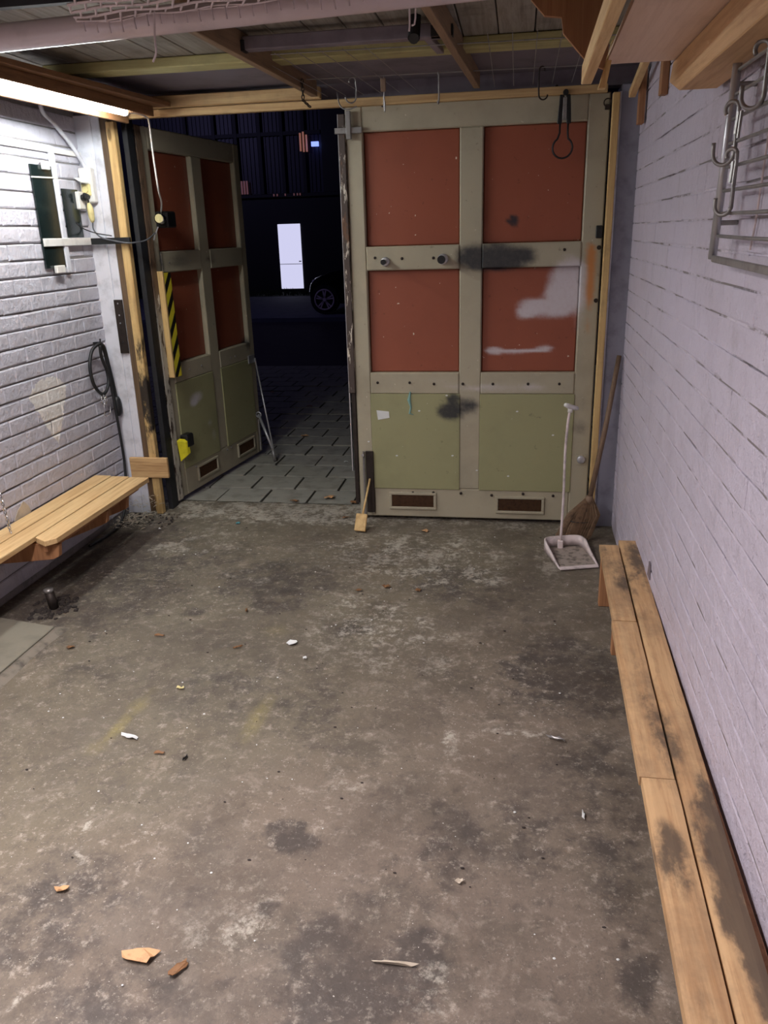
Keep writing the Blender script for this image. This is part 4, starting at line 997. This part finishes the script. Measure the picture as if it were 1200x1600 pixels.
ws = thing('wooden_scraper', 'yellow wooden block on a thin stick leaning at the closed leaf free edge', 'scraper', (-.84, 4.11, 0))
pb = Vector((-.842, 4.105, .012)); pt = Vector((-.835, 4.155, .098))
MB().beam(pb, pt, .064, .018, .003, up=(0, -1, .3)).build('block', 'pine_z', ws)
MB().tube([pt - Vector((0, 0, .02)), onY(578, 748, 4.305)], .006, 8).build('stick', 'pine_z', ws, True)

# ------------------------------------------------------------------ wire rack on the right wall
rk = thing('wire_rack', 'galvanised wire rack fixed to the right wall near the shelf', 'rack', (.49, 1.9, 1.5))
X0 = .485
ua, ub = Vector((X0, 2.200, 1.515)), Vector((X0, 2.140, 2.02))
def up_y(z): return ua.y + (ub.y - ua.y) * (z - 1.515) / .505
MB().tube([ua, ub], .0105, 12).build('upright', 'galv', rk, True)
MB().tube([(X0, 1.668, 1.50), (X0, 1.62, 1.98)], .0105, 12).build('upright', 'galv', rk, True)
MB().beam((X0, 2.19, 1.516), (X0, 1.30, 1.503), .010, .016, .002).build('bottom_bar', 'steel', rk)
for z in (1.570, 1.622, 1.673, 1.725, 1.776, 1.828, 1.880, 1.93):
    y = up_y(z); MB().tube([(X0 + .004, y + .018, z), (X0 + .002, y - .3, z - .003), (X0 + .004, 1.15, z - .004)], .0042, 6).build('wire', 'steel', rk, True)
for z in (1.60, 1.90): MB().tube([(X0, up_y(z), z), (xr(2.1), up_y(z), z)], .006, 6).build('wall_stud', 'steel', rk)
def rhook(top, h, r, lb, tilt=0.0):
    t = Vector(top); ax = Vector((-.75, .66 * 1, 0)).normalized()
    up = arc(t - Vector((0, 0, r * .35)), r * .62, math.pi * 1.2, 0, 8, -ax)
    b = t - Vector((0, 0, h)); low = arc(b + Vector((0, 0, r)) + ax * r * .4, r, math.pi, 2 * math.pi, 9, ax)
    pts = up + [up[-1].lerp(low[0], .5)] + low + [low[-1] + Vector((0, 0, r * .9))]
    solo(MB().tube(smoothpath(pts, 3), .0048, 7), 's_hook', 'steel', lb, 'hook', smooth=True)
rhook((X0 - .012, 2.10, 1.852), .125, .026, 'steel S-hook on the rack upright, the leftmost of the three')
rhook((X0 - .012, 2.06, 1.752), .135, .020, 'steel S-hook on the rack upright, hanging lowest of the three')
rhook((X0 - .012, 1.90, 1.935), .115, .024, 'steel S-hook high on the rack, right of the other two')
m = MB(); 
for z, y in ((1.83, 2.04), (1.73, 2.04)):
    MB().tube([(X0 - .01, y, z), (X0 - .012, y, z - .045)], .006, 6).build('clip', 'steel', rk)
    MB().tube([(X0 - .01, y - .02, z), (X0 - .012, y - .02, z - .055)], .0035, 6).build('pin', 'steel', rk)
solo(MB().tube([(xr(2) - .006, 1.98, 1.80), (xr(2) - .006, 2.0, 1.6), (xr(2) - .006, 2.02, 1.54)], .0025, 5), 'wall_string', 'netting', 'thin pale string down the wall behind the wire rack', 'string')

# ------------------------------------------------------------------ shelf at the top right
sh = thing('ceiling_shelf', 'plywood shelf hung under the ceiling at the top right', 'shelf', (.35, 1.8, 2.02))
MB().prism([(.20, .7, 2.035), (xr(1) + .0, .7, 2.035), (xr(2.4) - .002, 2.62, 2.035), (.235, 2.62, 2.035)], (0, 0, .018)).build('board', 'ply', sh)
e1 = MB().beam((.185, 2.66, 2.018), (.175, .9, 2.055), .030, .050, .002).build('edge_batten', 'pine', sh)
w = MB().prism([onY(935, 138, 2.56), onY(947, 137, 2.56), onY(963, 60, 2.56), onY(957, 62, 2.56)], (0, .035, 0), .001).build('wedge', 'pine_z', sh)
MB().prism([(.418, .7, 1.945), (.418, .7, 2.033), (.418, 2.62, 2.033), (.418, 2.66, 1.985), (.418, 2.50, 1.942)], (xr(1.5) - .418 - .006, 0, 0), .003).build('wall_bearer', 'bearer', sh)['label'] = 'brown timber bearer along the wall'
pp = [onY(*q, 2.70) for q in ((825, -30), (830, 0), (851, 25), (878, 26), (880, 52), (918, 98), (948, 110), (960, -30))]
MB().prism(pp, (0, .016, 0), .001).build('notched_bracket', 'ply_red', sh)['label'] = 'reddish plywood bracket with a stepped edge'
for y0_, y1_, z0_, z1_, lb in ((3.505, 3.56, 2.07, 2.20, 'short wooden cleat on the right wall, nearer the shelf'), (4.10, 4.16, 2.035, 2.26, 'wooden cleat on the right wall near the door corner')):
    solo(MB().box(xr(3.6) - .030, xr(3.6) - .003, y0_, y1_, z0_, z1_, .002), 'wall_cleat', 'bracket', lb, 'cleat')
solo(MB().beam((.50, 3.55, 2.29), (.50, 4.20, 2.17), .03, .03, .002), 'strut', 'pine', 'short slanting strut high on the right wall by the door corner', 'strut')

# ------------------------------------------------------------------ litter on the floor
def litter(px, py, w, h, ang, name, mat, label, cat, thick=.003, curl=.010, jag=.34, seed=0):
    rr = random.Random(seed + int(px)); c = onZ(px, py); n = 13; m = MB(); c.z = .003
    ring = []
    for k in range(n):
        a = 6.283 * k / n; q = 1 + rr.uniform(-jag, jag)
        p = Vector((math.cos(a) * w * q, math.sin(a) * h * q, 0)); p.rotate(Matrix.Rotation(ang, 3, 'Z')); p.z = curl * rr.random()
        ring.append(c + p)
    m.prism(ring, (0, 0, .0015)); v = m.bm.verts
    return solo(m, name, mat, label, cat)
fl = [(218, 1496, .042, .024, .1, 'dry_leaf', 'leaf', 'large pale tan dry leaf near the bottom left of the floor', 'leaf'),
      (280, 1516, .024, .010, 1.0, 'dry_leaf', 'leaf_dark', 'curled brown dry leaf just right of the large tan leaf', 'leaf'),
      (95, 1391, .018, .011, .1, 'bark_chip', 'leaf', 'pale tan chip on the crack at the left of the floor', 'chip'),
      (204, 1153, .030, .011, -.2, 'paper_scrap', 'paper', 'white torn paper scrap beside the yellow floor mark', 'paper'),
      (456, 1007, .018, .018, .7, 'paper_scrap', 'paper', 'white paper scrap in the middle of the floor', 'paper'),
      (476, 1031, .008, .007, .2, 'paper_scrap', 'paper', 'tiny white flake right below the middle paper scrap', 'paper'),
      (250, 1179, .018, .006, .1, 'dry_leaf', 'leaf_dark', 'small reddish leaf fragment below the torn paper scrap', 'leaf'),
      (290, 1186, .004, .014, -.2, 'bark_chip', 'black', 'small black seed-like chip right of the reddish leaf fragment', 'chip'),
      (282, 1077, .016, .007, -.2, 'wood_chip', 'cream_plastic', 'pale yellow chip in the left middle of the floor', 'chip'),
      (250, 995, .022, .006, .0, 'dry_leaf', 'leaf_dark', 'thin brown leaf lying left of the middle of the floor', 'leaf'),
      (110, 1013, .014, .012, .4, 'dry_leaf', 'leaf_dark', 'crumpled brown leaf near the floor slab', 'leaf'),
      (385, 956, .005, .016, .2, 'dry_leaf', 'leaf_dark', 'narrow dark leaf standing left of centre', 'leaf'),
      (561, 924, .018, .008, .4, 'dry_leaf', 'leaf_dark', 'brown leaf left of the leaf crumbs at centre', 'leaf'),
      (604, 918, .020, .012, -.5, 'dry_leaf', 'leaf_dark', 'crumpled brown leaf crumb at the centre of the floor', 'leaf'),
      (653, 924, .016, .009, .8, 'dry_leaf', 'leaf_dark', 'brown leaf right of the leaf crumb at centre', 'leaf'),
      (665, 831, .020, .014, .1, 'dry_leaf', 'leaf', 'orange dry leaf at the foot of the closed door', 'leaf'),
      (541, 810, .022, .012, .3, 'dry_leaf', 'leaf_dark', 'brown leaf left of the wooden scraper', 'leaf'),
      (372, 1013, .022, .005, .5, 'dry_leaf', 'leaf_dark', 'dry leaf with a stalk left of the middle paper scrap', 'leaf'),
      (620, 1508, .055, .006, -.05, 'twig', 'straw', 'pale curved twig on the dark patch at the bottom of the floor', 'twig'),
      (911, 1277, .004, .018, 0, 'cigarette_end', 'paper', 'small white stub near the right bench', 'stub'),
      (238, 799, .030, .008, .5, 'wood_chip', 'leaf', 'orange wood chip by the foot of the left jamb', 'chip'),
      (250, 828, .007, .005, 0, 'paper_scrap', 'paper', 'small white flake in the shadow edge by the left jamb', 'paper'),
      (372, 819, .014, .010, .3, 'plastic_scrap', simple('teal_plastic', (96, 170, 178), .5), 'small teal plastic scrap near the threshold', 'scrap'),
      (870, 1157, .030, .006, -.3, 'wire_scrap', 'steel', 'flattened loop of wire right of the centre of the floor', 'wire'),
      (718, 1380, .010, .006, 0, 'wood_chip', 'straw', 'pale oval chip low on the floor right of centre', 'chip')]
for f_ in fl: litter(*f_)
fn = MB(); rr = random.Random(21)
for i in range(300):
    x = rr.uniform(-1.8, .28); y = 1.0 + 3.2 * rr.random() ** .8; s = .0008 + .0032 * rr.random() ** 3
    fn.ball((x, y, s * .3), s, (1.2, 1, .5), 1)
solo(fn, 'pale_grit', 'paper', 'pale specks of grit scattered over the concrete floor', 'grit', kind='stuff')
fn = MB()
for i in range(220):
    x = rr.uniform(-1.8, .28); y = 1.0 + 3.25 * rr.random() ** .8; s = .001 + .004 * rr.random() ** 3
    fn.ball((x, y, s * .3), s, (1.4, .8, .5), 1)
solo(fn, 'dark_grit', 'rubble', 'dark specks of grit scattered over the concrete floor', 'grit', kind='stuff')

# ------------------------------------------------------------------ outside: paving, street, building, car
yard = struct(MB().box(-7, 3, 4.6, 10.2, -.09, -.022), 'paving', 'joint')
pv = []
for k in range(4):
    m = MB(); m.box(-.144, .144, -.134, .134, -.03, 0, .002); o = m.build('paving_stone', 'paver', yard); pv.append(o)
i = 0; rr = random.Random(8); rest = MB()
for r_ in range(19):
    y = 4.62 + .14 + r_ * .288; off = .15 if r_ % 2 else 0
    xa, xb = -1.0 - .42 * (y - 4) - .9, -.55 - .1 * (y - 4.6)
    x = -6.9 + off + .04
    while x < 2.9:
        vis = (xa - .2 < x < xb)
        if vis and y < 9.2:
            o = pv[i] if i < 4 else pv[i % 4].copy()
            if i >= 4: COL.objects.link(o)
            o.location = (x, y, -.008 + rr.uniform(-.003, .003)); o.rotation_euler = (rr.uniform(-.012, .012), rr.uniform(-.012, .012), rr.uniform(-.008, .008)); i += 1
        else: rest.box(x - .145, x + .145, y - .138, y + .138, -.035, -.008)
        x += .301
o = rest.build('far_paving_stones', 'paver', yard); o['kind'] = 'stuff'
struct(MB().box(-30, 20, 10.2, 16.0, -.12, -.05), 'road', 'asphalt')
struct(MB().box(-30, 20, 16.0, 22.4, -.12, -.01), 'street_pavement', 'kerb')
struct(MB().box(-30, 20, 15.9, 16.0, -.12, .03), 'kerb_strip', 'kerb')
gr = MB(); rr = random.Random(4)
gr.box(-30, 20, 22.4, 23.9, -.1, .0)
for i in range(900):
    x = rr.uniform(-10, -4); y = rr.uniform(22.5, 23.6); h = rr.uniform(.06, .2)
    gr._add([(x, y, 0), (x + .03, y, 0), (x + rr.uniform(-.05, .05), y + .02, h)], [(0, 1, 2)])
solo(gr, 'verge_grass', 'grass', 'dark grass verge before the building across the street', 'grass', kind='stuff')
bd = thing('warehouse', 'dark blue clad building across the street with a lit white door', 'building', (-6.4, 24, 0))
MB().box(-20, 12, 24.10, 30, 2.70, 9.5).build('upper_wall', 'facade', bd)
MB().box(-20, 12, 23.95, 29, 0, 2.66).build('lower_wall', 'black_wall', bd)
MB().box(-20, 12, 23.80, 24.1, 2.66, 2.76, .01).build('ledge', 'facade_dark', bd)
rg = MB(); x = -11
while x < -3.5: rg.box(x, x + .04, 24.07, 24.10, 2.8, 9.4); x += .12
o = rg.build('corrugation', 'facade', bd); o['kind'] = 'stuff'
for x in (-9.6, -8.75, -8.1, -7.39, -6.73, -6.10): MB().box(x - .05, x + .05, 23.98, 24.08, 2.76, 9.3).build('mullion', 'facade_dark', bd)
for z in (4.35, 6.2): MB().box(-10, -5.6, 23.99, 24.08, z - .05, z + .05).build('transom', 'facade_dark', bd)
MB().box(-5.55, -3.5, 23.9, 24.08, 2.76, 9.3).build('dark_bay', 'black_wall', bd)
a = MB().box(-7.0, -6.315, 23.915, 23.945, .10, 1.93, .01).build('lit_door', 'lit_door', bd); a['label'] = 'glowing white door'
k = MB().box(-7.0, -6.315, 23.908, 23.916, .80, .815).build('door_rail', 'rail_grey', bd); k.parent = a
k = MB().tube([(-6.34, 23.91, .88), (-6.40, 23.88, .88)], .015, 6).build('door_handle', 'black', bd); k.parent = a
for x, z0_, z1_ in ((-6.17, 3.86, 4.33), (-6.08, 3.84, 4.36), (-5.99, 3.84, 4.28)): MB().box(x - .022, x + .022, 23.93, 23.97, z0_, z1_).build('glow_strip', 'lit_warm', bd)
MB().box(-5.82, -5.62, 23.8, 23.89, 3.96, 4.08).build('lit_sign', 'lit_blue', bd)
for x in (-8.0, -7.92, -7.84): MB().box(x - .022, x + .022, 23.93, 23.97, 2.78, 3.14).build('glow_strip', 'lit_dim', bd)  # dim glowing strips painted in as reflections on the facade
for x in (-7.0, -6.9, -6.66, -6.4, -6.3, -6.22): MB().box(x - .015, x + .015, 23.76, 23.80, 2.69, 2.75).build('ledge_light', 'lit_dim', bd)

# black car parked across the street, front towards the left
CX, CY = -4.40, 16.95
car = thing('car', 'black parked hatchback seen from its front wheel forward across the street', 'car', (CX + 2, CY + .85, 0))
prof = [(0.03, .25), (0.0, .45), (.04, .62), (.16, .74), (.5, .86), (1.05, .96), (1.55, 1.34), (1.95, 1.46), (2.8, 1.48), (3.4, 1.36), (3.85, 1.0), (3.95, .7), (3.9, .3), (3.3, .22), (1.0, .2), (.2, .2)]
def body():
    m = MB(); bm = m.bm; W = 1.74; secs = []
    for k, (yy, sc, zc) in enumerate(((0, .93, .0), (.06, .985, 0), (.16, 1, 0), (W - .16, 1, 0), (W - .06, .985, 0), (W, .93, 0))):
        ring = []
        for x, z in prof:
            tz = max(0, (z - .95) / .55); inset = tz * .20
            y = yy + (inset if yy < W / 2 else -inset)
            ring.append(bm.verts.new((CX + 2 + (x - 2) * sc, CY + y, .55 + (z - .55) * (sc if z < .9 else 1 - (1 - sc) * .4))))
        secs.append(ring)
    n = len(prof)
    for a in range(5):
        for i in range(n): bm.faces.new((secs[a][i], secs[a][(i + 1) % n], secs[a + 1][(i + 1) % n], secs[a + 1][i]))
    bm.faces.new(secs[0]); bm.faces.new(secs[-1][::-1]); return m
body().build('body', 'car_paint', car, False)
MB().prism([(CX + 1.2, CY + .085, 1.0), (CX + 1.62, CY + .16, 1.32), (CX + 3.2, CY + .16, 1.36), (CX + 3.6, CY + .085, 1.02)], (0, -.012, 0)).build('side_window', 'car_glass', car)
MB().prism([(CX + 1.07, CY + .25, .99), (CX + 1.07, CY + 1.5, .99), (CX + 1.50, CY + 1.42, 1.33), (CX + 1.50, CY + .32, 1.33)], (-.01, 0, .012)).build('windscreen', 'car_glass', car)
for wx in (.37 + .0, 2.95):
    wc = Vector((CX + wx, CY - .01, .30))
    w = MB().tube([wc, wc + Vector((0, .2, 0))], .305, 28).build('wheel', 'rubber', car)
    m = MB(); m.tube([wc + Vector((math.cos(a) * .205, -.012, math.sin(a) * .205)) for a in [6.283 * k / 28 for k in range(28)]], .016, 6, closed=True)
    for k in range(5):
        a = 6.283 * k / 5 + .3
        for da in (-.16, .16):
            m.beam(wc + Vector((math.cos(a) * .03, -.012, math.sin(a) * .03)), wc + Vector((math.cos(a + da) * .2, -.012, math.sin(a + da) * .2)), .028, .012, up=(0, 1, 0))
    m.tube([wc + Vector((0, -.02, 0)), wc], .04, 12); r_ = m.build('rim', 'rim', car); r_.parent = w
MB().ball((CX + .20, CY + .13, .655), .1, (1.3, .8, .7), 2).build('headlamp', 'head_glint', car, True)
MB().box(CX - .012, CX + .01, CY + .5, CY + 1.2, .42, .55, .01).build('grille', 'black', car)
MB().box(CX + 1.15, CX + 1.3, CY - .09, CY + .06, .98, 1.10, .02).build('wing_mirror', 'car_paint', car)
# leaves on the paving
for (px, py, w, h, ang, mt, lb) in ((515, 777, .035, .022, .4, 'leaf', 'tan dry leaf on the paving beside the closed leaf'), (460, 783, .030, .014, 0, 'leaf_dark', 'brown leaf on the threshold edge'),
        (475, 681, .030, .020, .2, 'leaf', 'tan leaf further out on the dark paving'), (483, 635, .03, .02, .2, 'leaf_dark', 'faint leaf farther out on the dark paving'), (425, 613, .03, .024, .6, 'leaf', 'pale leaf on the dark paving near the open leaf'),
        (541, 722, .015, .01, 0, 'paper', 'tiny pale scrap on the paving by the closed leaf'), (553, 785, .028, .014, -.2, 'leaf_dark', 'crumpled leaf against the closed leaf outside')):
    o = litter(px, py, w, h, ang, 'dry_leaf', mt, lb, 'leaf'); o.location.z = -.004
GROUPS = {'s_hook': 'S-hooks hanging on the rack and ceiling wires', 'dry_leaf': 'dry leaves scattered on the ground', 'paper_scrap': 'white scraps on the floor',
          'wood_chip': 'wood chips on the floor', 'bark_chip': 'bark chips on the floor', 'ceiling_joist': 'joists under the ceiling', 'head_batten': 'battens above the doors', 'door_leaf': 'two garage door leaves',
          'glass_panel': 'dark glass strips on the left wall', 'wall_bench': 'benches along the side walls', 'string': 'strings hanging from the ceiling',
          'ceiling_batten': 'dark battens under the ceiling', 'wall_cleat': 'cleats on the right wall', 'edge_batten': 'side boards of the lamp board', 'socket_box': 'sockets in the left corner'}
for o in bpy.data.objects:
    g = GROUPS.get(o.name.split('.')[0])
    if g and o.parent is None and 'label' in o and 'group' not in o: o['group'] = g
    if '_o' in o: del o['_o']
